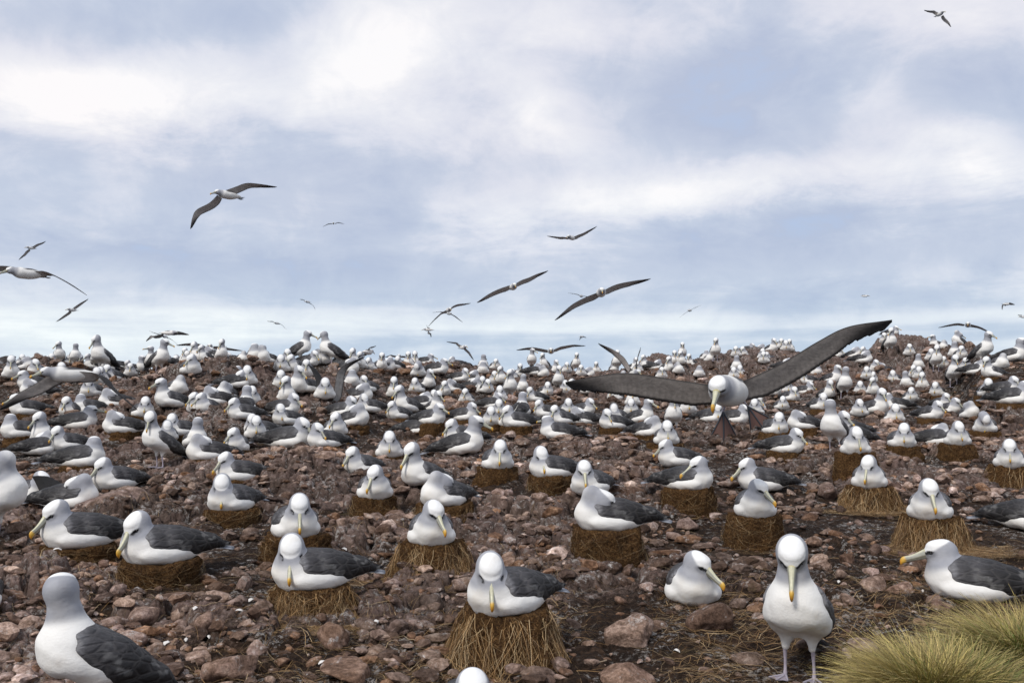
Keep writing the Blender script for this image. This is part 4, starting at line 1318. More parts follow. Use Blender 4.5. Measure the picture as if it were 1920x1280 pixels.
def rockness(x, y):
    r = sstep(.46, .62, fbm(x * .8 + 9, y * .8, 0, 3, 41)) * .75
    px = 960 + FPX * x / np.maximum(y, 1.0)
    soil = sstep(850, 1150, px) * sstep(7.0, 5.6, y)
    soil = np.maximum(soil, sstep(150, 400, px) * sstep(6.0, 5.0, y) * .85)
    soil = np.maximum(soil, sstep(1150, 1500, px) * sstep(11.5, 8.5, y) * .8)
    r = r * (1 - .75 * soil)
    for ox, oy, rr, h, rk in OUTCROPS:
        r = np.maximum(r, rk * np.exp(-((x - ox) ** 2 + (y - oy) ** 2) / (rr * rr)))
    r = np.maximum(r, sstep(17, 26, y) * .7)
    return np.clip(r, 0, 1)

def mid_z(x, y):
    z = base_z(x, y)
    for ox, oy, rr, h, rk in OUTCROPS:
        if h: z = z + h * np.exp(-((x - ox) ** 2 + (y - oy) ** 2) / (rr * rr * .6))
    return z

def detail(x, y):
    """fine relief and the colour masks of the ground: (height, rock, crevice)"""
    rk = rockness(x, y)
    wx = x + .10 * fbm(x * 3, y * 3, 0, 3, 51); wy = y + .10 * fbm(x * 3 + 7, y * 3, 0, 3, 52)
    a1, a2, ai = worley(wx * 3.2, wy * 3.2, 3)
    b1, b2, bi = worley(wx * 8.5, wy * 8.5, 13)
    c1, c2, ci = worley(wx * 21, wy * 21, 23)
    e1 = sstep(0, .22, a2 - a1); e2 = sstep(0, .25, b2 - b1); e3 = sstep(0, .3, c2 - c1)
    hr = e1 * (.045 + .125 * ai) - .035 + e2 * (.018 + .036 * bi) + e3 * .012
    hr = hr + (fbm(x * 6, y * 6, 0, 4, 61) - .5) * .06
    hp = (fbm(x * 2.5, y * 2.5, 0, 5, 71) - .5) * .07 + (fbm(x * 16, y * 16, 0, 3, 72) - .5) * .030 + e3 * .008 * ci
    far = sstep(14, 26, y)
    h = hp * (1 - rk) + hr * rk * (1 + .6 * far)
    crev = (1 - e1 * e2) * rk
    return h, rk, crev

def full_z(x, y):
    h, rk, cr = detail(np.asarray(x, float), np.asarray(y, float))
    return mid_z(x, y) + h

def build_ground():
    uu = np.concatenate([np.linspace(-1000, -120, 60)[:-1], np.linspace(-120, 2040, 860), np.linspace(2040, 2900, 60)[1:]])
    yy = np.exp(np.linspace(math.log(1.6), math.log(34), 760))
    yy = np.concatenate([yy, np.linspace(34.5, 70, 40)])
    U, Yg = np.meshgrid(uu, yy, indexing='ij')
    Xg = (U - 960) / FPX * Yg
    x, y = Xg.ravel(), Yg.ravel()
    h, rk, cr = detail(x, y)
    z = mid_z(x, y) + h
    n, m_ = U.shape
    idx = np.arange(n * m_).reshape(n, m_)
    F = np.stack([idx[:-1, :-1], idx[1:, :-1], idx[1:, 1:], idx[:-1, 1:]], -1).reshape(-1, 4)
    V = np.stack([x, y, z], -1)
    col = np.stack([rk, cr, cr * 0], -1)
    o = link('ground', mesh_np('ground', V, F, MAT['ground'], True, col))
    tag(o, 'stony brown peat ground of the seabird colony', None, None, 'structure')
    # the island around: behind the camera and out to the shore, then the sea to the horizon
    R = 14000
    ang = np.linspace(0, 2 * pi, 97)[:-1]
    V = [(0, 0, -24.5)] + [(R * cos(a), R * sin(a), -24.5) for a in ang]
    F = [(0, 1 + i, 1 + (i + 1) % 96) for i in range(96)]
    me = bpy.data.meshes.new('sea'); me.from_pydata(V, [], F); me.materials.append(MAT['sea'])
    tag(link('sea', me), 'grey blue sea far below the ridge', None, None, 'structure')
build_ground()

# ---------------------------------------------------------------- labels that find one bird among many
LAND = [(950, 1110, 'the tallest straw nest'), (1500, 1130, 'the standing bird by the tussocks'), (300, 1020, 'the long-backed profile bird'), (585, 1070, 'the bill-on-breast bird'),
        (1140, 950, 'the face-tucking bird'), (1604, 830, 'the square brown pedestal'), (1290, 905, 'the round peat nest'), (1600, 780, 'the crowded trio'), (1368, 735, 'the huge gliding bird'),
        (1150, 705, 'the huge glider\'s left wing'), (1555, 640, 'the huge glider\'s raised wing'), (610, 730, 'the bird with wings held up'), (541, 820, 'the hefty crouched bird'), (730, 840, 'the bird staring at the camera'),
        (762, 745, 'the big-necked left-looking bird'), (866, 810, 'the black-winged left-facing bird'), (1046, 800, 'the large bill-hidden bird'), (216, 890, 'the bird on the purple boulder'), (300, 840, 'the tall striding bird'),
        (88, 810, 'the yellow-tipped upright bird'), (130, 700, 'the big skimming glider at left'), (297, 670, 'the three-quarter skyline stander'), (562, 665, 'the profile bird leaning right'), (621, 670, 'the stout skyline stander'),
        (195, 665, 'the tall left skyline pair'), (858, 680, 'the lone bird left of the dip'), (1010, 680, 'the pair standing at the dip'), (1279, 645, 'the bird perched above the crowd'), (1672, 625, 'the bird on the knoll top'), (1682, 655, 'the rocky knoll'),
        (1843, 660, 'the tall right skyline stander'), (1790, 700, 'the tall pink-breasted stander'), (1583, 720, 'the back-turned standing bird'), (1848, 800, 'the bill-burying bird'), (434, 940, 'the broad left nest'), (1472, 830, 'the hook-billed right-facing bird'),
        (1893, 855, 'the high shaggy nest'), (792, 890, 'the long-necked left-looking bird'), (400, 790, 'the dark lump of rock'), (1034, 880, 'the bare red rocks')]
USED = set()
def where(px, py, k):
    ds = sorted((math.hypot((px - a) * 1.0, (py - b) * 1.3), i) for i, (a, b, t) in enumerate(LAND))
    d, i = ds[k]; a, b, t = LAND[i]
    sz = max(22, (py - 640) * .26)
    near = 'just ' if d < 1.3 * sz else ('a little ' if d < 2.6 * sz else ('' if d < 5 * sz else 'well '))
    dx, dy = px - a, (py - b) * 1.3
    an = math.degrees(math.atan2(-dy, dx)) % 360
    w = ['right of', 'above right of', 'above', 'above left of', 'left of', 'below left of', 'below', 'below right of'][int(((an + 22.5) % 360) // 45)]
    return near + w + ' ' + t

def facing(f, h, act):
    if act == 'P': return 'preening'
    if act == 'B': return 'bill tucked down'
    a = ((h + 180) % 360) - 180
    if abs(a) > 130: return 'facing away'
    if abs(a) < 12: return 'head-on'
    if a > 0: return 'looking right' if a > 45 else 'looking half right'
    return 'looking left' if a < -45 else 'looking half left'

def unique(fmt, px, py):
    for k in range(24):
        s_ = fmt % where(px, py, k)
        if s_ not in USED and len(s_.split()) <= 16:
            USED.add(s_); return s_
    USED.add(s_ + ' too'); return s_
def bird_label(px, py, pose, f, h):
    act = pose[1] if len(pose) > 1 else ''
    kind = {'S': 'sitting', 'U': 'long-necked', 'T': 'standing'}[pose[0]]
    size = 'small ' if py < 735 else ('' if py < 900 else 'large ')
    return unique('%s%s albatross %s, %%s' % (size, kind, facing(f, h, act)), px, py)

# ---------------------------------------------------------------- strands (straw, grass)
def strands(name, P, w, C, mat, parent=None):
    """P (n,k,3) poly-lines, w (n,) half widths, C (n,k,3) colours -> one ribbon mesh"""
    n, k, _ = P.shape
    T = np.gradient(P, axis=1)
    side = np.cross(T, rng.normal(0, .35, (n, 1, 3)) + np.array([0, 0, 1.0]))
    side /= np.linalg.norm(side, axis=2, keepdims=True) + 1e-9
    prof = np.linspace(1, .25, k)[None, :, None]
    A = P + side * (w[:, None, None] * prof); B = P - side * (w[:, None, None] * prof)
    V = np.stack([A, B], 2).reshape(-1, 3)
    cc_ = np.stack([C, C], 2).reshape(-1, 3)
    i = (np.arange(n)[:, None] * k + np.arange(k - 1)[None]).ravel() * 2
    F = np.stack([i, i + 1, i + 3, i + 2], -1)
    return link(name, mesh_np(name, V, F, mat, True, cc_), parent)

STRAW = np.array([[.38, .225, .095], [.28, .155, .06], [.47, .31, .15], [.17, .09, .038], [.56, .41, .23], [.10, .052, .024]])

def nest_profile(t, h, rt, rb):
    """t 0 bottom .. 1 rim"""
    r = rb + (rt - rb) * np.power(t, .8) + .10 * np.maximum(0, 1 - t / .38) ** 2
    return r, -0.10 + (h + .10) * t

def make_nest(i, loc, h, straw, depth, w):
    near = depth < 9
    nu, nv = (72, 26) if near else ((54, 20) if depth < 16 else (20, 8))
    rt = .195 * w; rb = (.275 if straw else .235) * w + h * (.28 if straw else .10)
    th = np.linspace(0, 2 * pi, nu + 1)[:-1]
    rings = []
    sd = i * 3.7
    for j in range(nv):
        t = j / (nv - 1)
        if t < .75:
            r, z = nest_profile(t / .75, h, rt, rb)
        else:
            u = (t - .75) / .25; r = rt * (1 - u) ** .8; z = h + .012 * sin(u * pi) - .035 * u
        n_ = fbm(np.cos(th) * 2.2 + sd, np.sin(th) * 2.2, t * 3, 3, 5) - .5
        n2 = fbm(np.cos(th) * 9 + sd, np.sin(th) * 9, t * 8, 3, 6) - .5
        rr = r * (1 + .42 * n_ * min(1, r / .1) + .30 * n2)
        rings.append(np.stack([rr * np.cos(th), rr * np.sin(th), z + (.03 * n2 + (.10 * n_ * min(1, max(0, t)) if t < .8 else .03 * n_)) * min(1, r / .1)], -1))
    V = np.vstack(rings + [np.array([[0, 0, h - .04]])])
    F = []
    for j in range(nv - 1):
        for q in range(nu):
            a = j * nu + q; b = j * nu + (q + 1) % nu
            F.append((a, b, b + nu, a + nu))
    me = mesh_np('peat_nest', V, F, MAT['peat'], True)
    o = link('peat_nest', me)
    o.location = loc
    ns = 0
    if depth < 9.5: ns = 2600 if straw else 650
    elif depth < 14: ns = 500 if straw else 120
    if ns:
        k = 6
        a = rng.uniform(0, 2 * pi, ns)
        cl = rng.uniform(0, 2 * pi, 16); a = np.where(rng.random(ns) < .6, cl[rng.integers(0, 16, ns)] + rng.normal(0, .13, ns), a)
        t0 = rng.uniform(.25, 1.02, ns) if straw else rng.uniform(.15, 1.0, ns)
        ln = rng.uniform(.10, 1.15, ns) if straw else rng.uniform(.12, .45, ns)
        sw = rng.normal(0, .38 if straw else .9, ns) + np.where(rng.random(ns) < .18, rng.normal(0, 1.3, ns), 0); wig = rng.normal(0, .10, ns); wph = rng.uniform(0, 6, ns)
        P = np.zeros((ns, k, 3)); C = np.zeros((ns, k, 3))
        if straw:
            low_ = rng.random(ns) < .28
            t0 = np.where(low_, rng.uniform(-.05, .35, ns), t0); ln = np.where(low_, rng.uniform(.3, 1.0, ns), ln)
        hue = STRAW[rng.integers(0, 6, ns)] * rng.uniform(.4, 1.15, ns)[:, None] * (1.0 if straw else .62)
        lift0 = rng.uniform(.002, .020, ns); bow = rng.uniform(-.005, .030, ns)
        for s_ in range(k):
            f = s_ / (k - 1)
            t = t0 - ln * f
            tt = np.clip(t, 0.06, 1)
            r, z = nest_profile(tt, h, rt, rb)
            out_ = np.maximum(0.12 - t, 0) * (.26 if straw else .05)
            lift = lift0 + bow * sin(f * pi)
            ang = a + sw * f + wig * np.sin(f * 4 + wph)
            rr = r * (1 + .42 * (fbm(np.cos(ang) * 2.2 + sd, np.sin(ang) * 2.2, tt * 2.2, 3, 5) - .5)) + lift + out_
            P[:, s_] = np.stack([rr * np.cos(ang), rr * np.sin(ang), np.maximum(z, .012 + .0 * z) + rng.normal(0, .004, ns)], -1)
            C[:, s_] = hue * (1.05 - .1 * f)
        wd = rng.uniform(.0005, .0014, ns) * (1.0 if near else 1.4)
        strands('straw_skirt' if straw else 'dry_roots', P, wd, C, MAT['straw'], o)
    return o

NEST_LABELS = {950: 'tallest shaggy nest, golden straw hanging all round to the ground', 300: 'squat square-topped peat nest under the long dark-backed profile bird', 148: 'low worn peat mound under the grey-headed profile bird',
               585: 'low nest with pale straw tufts under the bill-on-breast bird', 1745: 'broad mud nest with grass trailing off its right foot', 1630: 'pale straw nest splashed white with droppings at its foot', 1415: 'tall smooth dark peat nest directly behind the standing bird',
               1893: 'high shaggy straw nest cut by the right edge', 1140: 'blocky mossy-brown nest under the face-tucking bird', 808: 'dark shaggy nest with straw skirt in the lower middle', 552: 'dark straw nest directly behind the bill-on-breast bird',
               832: 'earthy nest under the bird bending its head behind its shoulder', 702: 'brown nest under the bird in front of the stony slope', 932: 'dark earth mound nest above the stony slope', 1034: 'round grassy nest beside the bare red rocks',
               1290: 'round peat nest under the bird looking back left', 1604: 'square brown pedestal nest left of the pale straw nest', 434: 'broad earth nest on the left among purple boulders', 1848: 'peat nest under the bill-burying bird',
               1795: 'short peat stump nest near the right edge', 1690: 'peat nest under the bird next to the square pedestal', 808.5: '', 1900: 'square peat block nest at the right edge, upper one'}

SITES = []
def build_birds():
    for i, line in enumerate(BIRDS.strip().split('\n')):
        left, _, lab = line.partition('|')
        p = left.split()
        px, py = float(p[0]), float(p[1]); pose = p[2]; f, h, pit = float(p[3]), float(p[4]), float(p[5])
        straw = p[6].endswith('s'); nh = float(p[6].rstrip('s')) / 100
        sc = float(p[7]) if len(p) > 7 else 1.0
        if not lab: f += random.uniform(-7, 7); h += random.uniform(-5, 5)
        if py < 712 and px < 520 and not lab: sc *= .80
        loc = solve(px, py, nh)
        # the given pixel is the underside nearest to us; push the centre back half a body along the view
        look = np.array([loc[0], loc[1]]); L = np.linalg.norm(look)
        back = (.13 + .05 * abs(cos(radians(f)))) * sc if pose[0] != 'T' else .03
        xy = look * (1 + back / L)
        zg = float(mid_z(np.array([xy[0]]), np.array([xy[1]]))[0])
        if py > 735 or pose[0] != 'T':
            zf = float(full_z(np.array([xy[0]]), np.array([xy[1]]))[0])
        else:
            zf = float(full_z(np.array([xy[0]]), np.array([xy[1]]))[0])
        if nh > 0: z = loc[2] + nh
        elif pose[0] == 'T': z = zf
        else: z = max(loc[2], zf) - .012
        depth = L
        t = albatross(pose, (xy[0], xy[1], z), f, h, pit, depth, sc, wings=('wings held straight up' not in (' ' + lab).replace('both long ', '')))
        l_ = lab.strip() or bird_label(px, py, pose, f, h)
        tag(t, l_, 'albatross', 'albatrosses sitting and standing in the colony')
        SITES.append((xy[0], xy[1], .30 * sc if nh else .24 * sc))
        if nh > 0:
            nloc = (xy[0], xy[1], loc[2] if nh > .1 else zg)
            o = make_nest(i, (xy[0], xy[1], z - nh - .0), nh + .035, straw, depth, sc * random.uniform(.94, 1.08))
            o.rotation_euler.z = random.uniform(0, 6)
            nl = NEST_LABELS.get(int(px)) if lab.strip() else None
            if not nl: nl = unique('brown peat nest %s', px, py)
            tag(o, nl, 'nest', 'peat and straw nest mounds')
        if 'held straight up' in lab:
            D = np.array([.75, .65, 0.0])
            for pts, nm in (([(604, 757), (600, 738), (594, 718), (586, 698), (578, 684)], 'raised_wing'), ([(622, 757), (627, 725), (633, 697), (650, 682), (684, 668)], 'raised_wing')):
                W_ = [at(a, b, depth) for a, b in pts]
                wing_strip(nm, W_, D, t, .155)
        if 'lifted dark wing' in lab:
            D = np.array([.85, .5, -.15])
            W_ = [at(a, b, depth * .975) for a, b in [(106, 985), (92, 960), (78, 930), (68, 908), (60, 893)]]
            wing_strip('raised_wing', W_, D, t, .24, fold=True)

def catmull(P, n):
    P = [np.asarray(p, float) for p in P]; P = [2 * P[0] - P[1]] + P + [2 * P[-1] - P[-2]]
    out_ = []
    m_ = len(P) - 3
    for s_ in np.linspace(0, m_ - 1e-6, n):
        i = int(s_); t = s_ - i
        a, b, c, d = P[i:i + 4]
        out_.append(.5 * (2 * b + (c - a) * t + (2 * a - 5 * b + 4 * c - d) * t * t + (3 * b - a - 3 * c + d) * t ** 3))
    return np.array(out_)

def wing_strip(name, W_, D, parent, chord, fold=False, n=30, under=None):
    """long narrow wing along the spine W_ (leading edge); D points from the leading to the trailing edge"""
    D = np.asarray(D, float); D /= np.linalg.norm(D)
    sp = catmull(W_, n)
    m_ = 16
    V = []; C = []
    T = np.gradient(sp, axis=0)
    up_dark = np.array([.040, .038, .038]); un = np.array([.30, .285, .27]) if under is None else under
    edge = np.array([.018, .017, .018])
    for i in range(n):
        t = i / (n - 1)
        tt = T[i] / np.linalg.norm(T[i])
        d = D - tt * (D @ tt) * .85; d /= np.linalg.norm(d)
        nrm = np.cross(tt, d); nrm /= np.linalg.norm(nrm)
        if nrm[2] < 0: nrm = -nrm
        c = chord * (np.interp(t, [0, .12, .4, .62, .85, .96, 1], [.80, 1.0, .98, .88, .62, .38, .10] if n > 50 else [.80, 1.0, .96, .84, .52, .24, .06]))
        jag = (1 + ((-.55 * ((t * 15) % 1) * sstep(.62, .85, t)) + .05 * sin(i * 2.1))) if n > 50 else 1 + (.07 * ((i * 1.0) % 3 - 1) if t > .55 else .02 * ((i % 2) - .5))
        th = .018 * (1 - .8 * t) + .003
        ring = []
        half = m_ // 2
        for j in range(m_):
            if j < half: u = j / (half - 1); s_ = 1
            else: u = 1 - (j - half) / (half - 1); s_ = -1
            yy_ = 4 * u * (1 - u) * th * .5 * (1.2 if u < .4 else .8) + .0012
            camb = -.06 * c * (u - .35) ** 2 * 4 + .02 * c
            p = sp[i] + d * (c * (u if u < .72 else .72 + (u - .72) * jag) - .25 * c * 0) + nrm * (s_ * yy_ + camb)
            ring.append(p)
            if s_ > 0:
                cl = up_dark * (1.4 - .9 * t)
            else:
                e = max(sstep(.14, .07, u), sstep(.86, .95, u), sstep(.60, .92, t + .25 * (u - .5)))
                e = max(e, .9 * sstep(.10, .0, t) * sstep(.45, .1, u))
                cl = un * (1 - e) + edge * e
                cl = cl * (1 - .16 * (.5 + .5 * sin(i * 2.09 + u * 3)) * sstep(.35, .6, u)) * (.93 if (.3 < u < .9 and j % 2) else 1)
            C.append(cl)
        V.append(np.array(ring))
    Vv, F = loft(V)
    C += [C[0], C[-1]]
    if parent is not None:
        bpy.context.view_layer.update()
        M = np.array(parent.matrix_world.inverted())
        Vv = Vv @ M[:3, :3].T + M[:3, 3]
    return link(name, mesh_any(name, Vv, F, MAT['flight'], True, np.array(C)), parent)

build_birds()

# ---------------------------------------------------------------- birds on the wing
def glide_body(hp, vox):
    def sdf(P):
        d = ell(P, (0, -.02, 0), (.112, .230, .100))
        d = smin(d, ell(P, (0, -.22, .004), (.070, .150, .050)), .05)
        d = smin(d, ell(P, (0, .12, .006), (.098, .110, .088)), .05)
        R = rotx(radians(hp)); hc = np.array([0, .275, .030 + .010])
        d = smin(d, cone(P, (0, .12, .02), hc, .078, .058), .04)
        h = (P - hc) @ R; ha = h.copy(); ha[..., 0] = np.abs(h[..., 0])
        hd = ell(h, (0, 0, 0), HEAD_R)
        hd = smin(hd, ell(ha, (.026, -.005, -.018), (.034, .052, .036)), .02)
        d = smin(d, hd, .018)
        return smin(d, ell(h, (0, .016, .029), (.053, .056, .030)), .004)
    V, F = surface_nets(sdf, (-.15, -.42, -.14), (.15, .40, .16), vox)
    R = rotx(radians(hp)); hc = np.array([0, .275, .040])
    h = (V - hc) @ R; ha = np.abs(h[:, 0])
    col = np.tile(WHITE * .96, (len(V), 1))
    gr = sstep(.150, .095, np.sqrt(((V - hc + [0, .02, 0]) ** 2).sum(1))) * .85
    col = col * (1 - gr[:, None]) + GREY * gr[:, None]
    cap = sstep(1.06, .94, np.sqrt((ha / .053) ** 2 + ((h[:, 1] - .026) / .060) ** 2)) * sstep(.000, .005, h[:, 2] - .006)
    col = col * (1 - cap[:, None]) + np.array([.86, .86, .85]) * cap[:, None]
    br = sstep(1.15, .80, np.sqrt(((ha - .038) / .024) ** 2 + ((h[:, 1] - .062) / .028) ** 2 + ((h[:, 2] - .0020) / .0085) ** 2))
    col = col * (1 - br[:, None]) + DARK * br[:, None]
    rump = sstep(-.28, -.33, V[:, 1]) * sstep(-.01, .02, V[:, 2])
    mant = sstep(.10, .0, V[:, 1]) * sstep(.055, .075, V[:, 2]) * sstep(-.26, -.2, V[:, 1])
    col = col * (1 - mant[:, None]) + np.array([.06, .06, .065]) * mant[:, None]
    return mesh_np('albatross_body', V, F, MAT['body'], True, col)

def flat_tail():
    def mk():
        V = []; F = []; C = []
        for i in range(9):
            a = radians((i - 4) * 8)
            dv = np.array([sin(a), -cos(a), 0]); nx = np.array([cos(a), sin(a), 0]); k = len(V)
            for t, w_ in ((0, .010), (.6, .016), (1.0, .008)):
                p = np.array([0, -.315, 0.0]) + dv * .135 * t
                for s_, dz in ((-1, 0), (0, .004), (1, 0), (0, -.003)):
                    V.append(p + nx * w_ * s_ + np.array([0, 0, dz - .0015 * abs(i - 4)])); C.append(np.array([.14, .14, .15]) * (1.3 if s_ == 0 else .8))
            for r in range(2):
                for j in range(4):
                    a0 = k + r * 4 + j; b0 = k + r * 4 + (j + 1) % 4
                    F.append((a0, b0, b0 + 4, a0 + 4))
            F.append((k + 8, k + 9, k + 10, k + 11)); F.append((k + 3, k + 2, k + 1, k))
        return mesh_any('tail', np.array(V), F, MAT['flight'], True, np.array(C))
    return cached('flat_tail', mk)

def build_flyers():
    for bx, by, dep, head, tilt, bp, Lp, Rp, feet, lab in FLYERS:
        loc = at(bx, by, dep)
        look = math.atan2(loc[0], loc[1])
        hz = pi + radians(head) - look
        big = dep < 10
        t = thing('albatross', loc, hz, 1.08 if big else 1.0)
        mid = dep < 30
        hp = -34 if big else -12
        link('body', cached(('glide', hp, big, mid), lambda: glide_body(hp, .0075 if big else (.013 if mid else .02))), t)
        b = link('bill', bill_mesh(14 if big else 8), t)
        R = rotx(radians(hp)); hc = np.array([0, .275, .040])
        b.rotation_euler = mat_euler(R @ rotx(radians(-9))); b.location = hc + R @ np.array([0, .070, -.008]); b.scale = (1.1, 1.17, 1.22)
        if big:
            for s_ in (-1, 1):
                e = link('eye', eye_mesh(), t); e.location = hc + R @ np.array([.0430 * s_, .056, .0015])
        link('tail', flat_tail(), t)
        hv = np.array([-sin(hz), cos(hz), 0])
        D = -hv * sqrt(max(0.05, 1 - tilt ** 2)) + np.array([0, 0, -tilt])
        for pts in (Lp, Rp):
            W_ = [at(a, b_, dep) - hv * .02 for a, b_ in pts]
            W_[0] = W_[0] + (hv * .06)
            wing_strip('wing', W_, D, t, .185 if not big else .188, n=96 if big else 22, under=np.array([.27, .242, .22]) if big else np.array([.42, .385, .36]))
        if feet == 1:
            def ff():
                V = []; F = []; C = []
                for s_ in (-1, 1):
                    v, f_, c = foot_geo(np.array([.035 * s_, -.30, -.045]), pi - radians(8 * s_), .11, .01, (np.array([.05, .045, .05]), np.array([.04, .04, .045])))
                    k = len(V); V += v; C += c; F += [tuple(q + k for q in x) for x in f_]
                return mesh_any('trailing_feet', V, F, MAT['web'], True, np.array(C))
            link('trailing_feet', cached('tfeet', ff), t)
        if feet == 2:
            bpy.context.view_layer.update()
            Mi = np.array(t.matrix_world.inverted())
            for (kx, ky), (ex, ey), wid, ang in (((1356, 772), (1358, 823), 1, 0), ((1402, 762), (1430, 800), 1, .35)):
                A = at(kx, ky, dep + .02); B = at(ex, ey, dep + .0)
                dv = (B - A); L = np.linalg.norm(dv); dv /= L
                sx = -np.cross(dv, [0, 1, 0]); sx /= np.linalg.norm(sx); fw = np.cross(sx, dv)
                M = np.stack([sx, dv, fw], 1)
                v, f_, c = foot_geo(np.zeros(3), 0, L * 1.02, .02, (np.array([.15, .085, .070]), np.array([.045, .05, .06])))
                V = np.array(v) @ (M @ np.diag([1.05, 1, 1])).T + A
                V = V @ Mi[:3, :3].T + Mi[:3, 3]
                fo = link('webbed_foot', mesh_any('webbed_foot', V, f_, MAT['web'], True, np.array(c)), t)
                K = at(kx + (4 if kx < 1380 else -12), ky - 16, dep + .03)
                rings = []
                for q, r in ((K, .013), ((K + A) / 2, .0085), (A, .0075)):
                    rings.append(np.array([q + np.array([r * cos(a_), r * sin(a_), 0]) for a_ in np.linspace(0, 2 * pi, 9)[:-1]]))
                V, F = loft(rings); V = V @ Mi[:3, :3].T + Mi[:3, 3]
                link('leg', mesh_any('leg', V, F, MAT['leg']), t)
        tag(t, lab, 'albatross', 'albatrosses in flight')
build_flyers()

# ---------------------------------------------------------------- rocks
import bmesh
def ico(sub):
    bm = bmesh.new(); bmesh.ops.create_icosphere(bm, subdivisions=sub, radius=1.0)
    V = np.array([v.co[:] for v in bm.verts]); F = np.array([[v.index for v in f.verts] for f in bm.faces]); bm.free()
    return V, F
def rock_shape(sub, seed, hf=.7):
    r_ = np.random.default_rng(seed)
    V, F = cached(('ico', sub), lambda: ico(sub))
    N = r_.normal(0, 1, (16, 3)); N /= np.linalg.norm(N, axis=1, keepdims=True)
    off = r_.uniform(.50, .95, 16)
    dots = V @ N.T
    lim = np.where(dots > .12, off / np.maximum(dots, .12), 9)
    k = 26.0
    r = -np.log(np.exp(-k * lim).sum(1) + np.exp(-k * 1.05)) / k
    r = np.maximum(r, .35) * (1 + .12 * (fbm(V[:, 0] * 2.5 + seed, V[:, 1] * 2.5, V[:, 2] * 2.5, 4 if sub > 2 else 2, seed) - .5) * 2)
    if sub >= 4: r = r + .035 * (fbm(V[:, 0] * 9 + seed, V[:, 1] * 9, V[:, 2] * 9, 3, seed + 3) - .5) * 2
    P = V * r[:, None] * np.array([1.0, r_.uniform(.7, 1.0), hf])
    return P, F

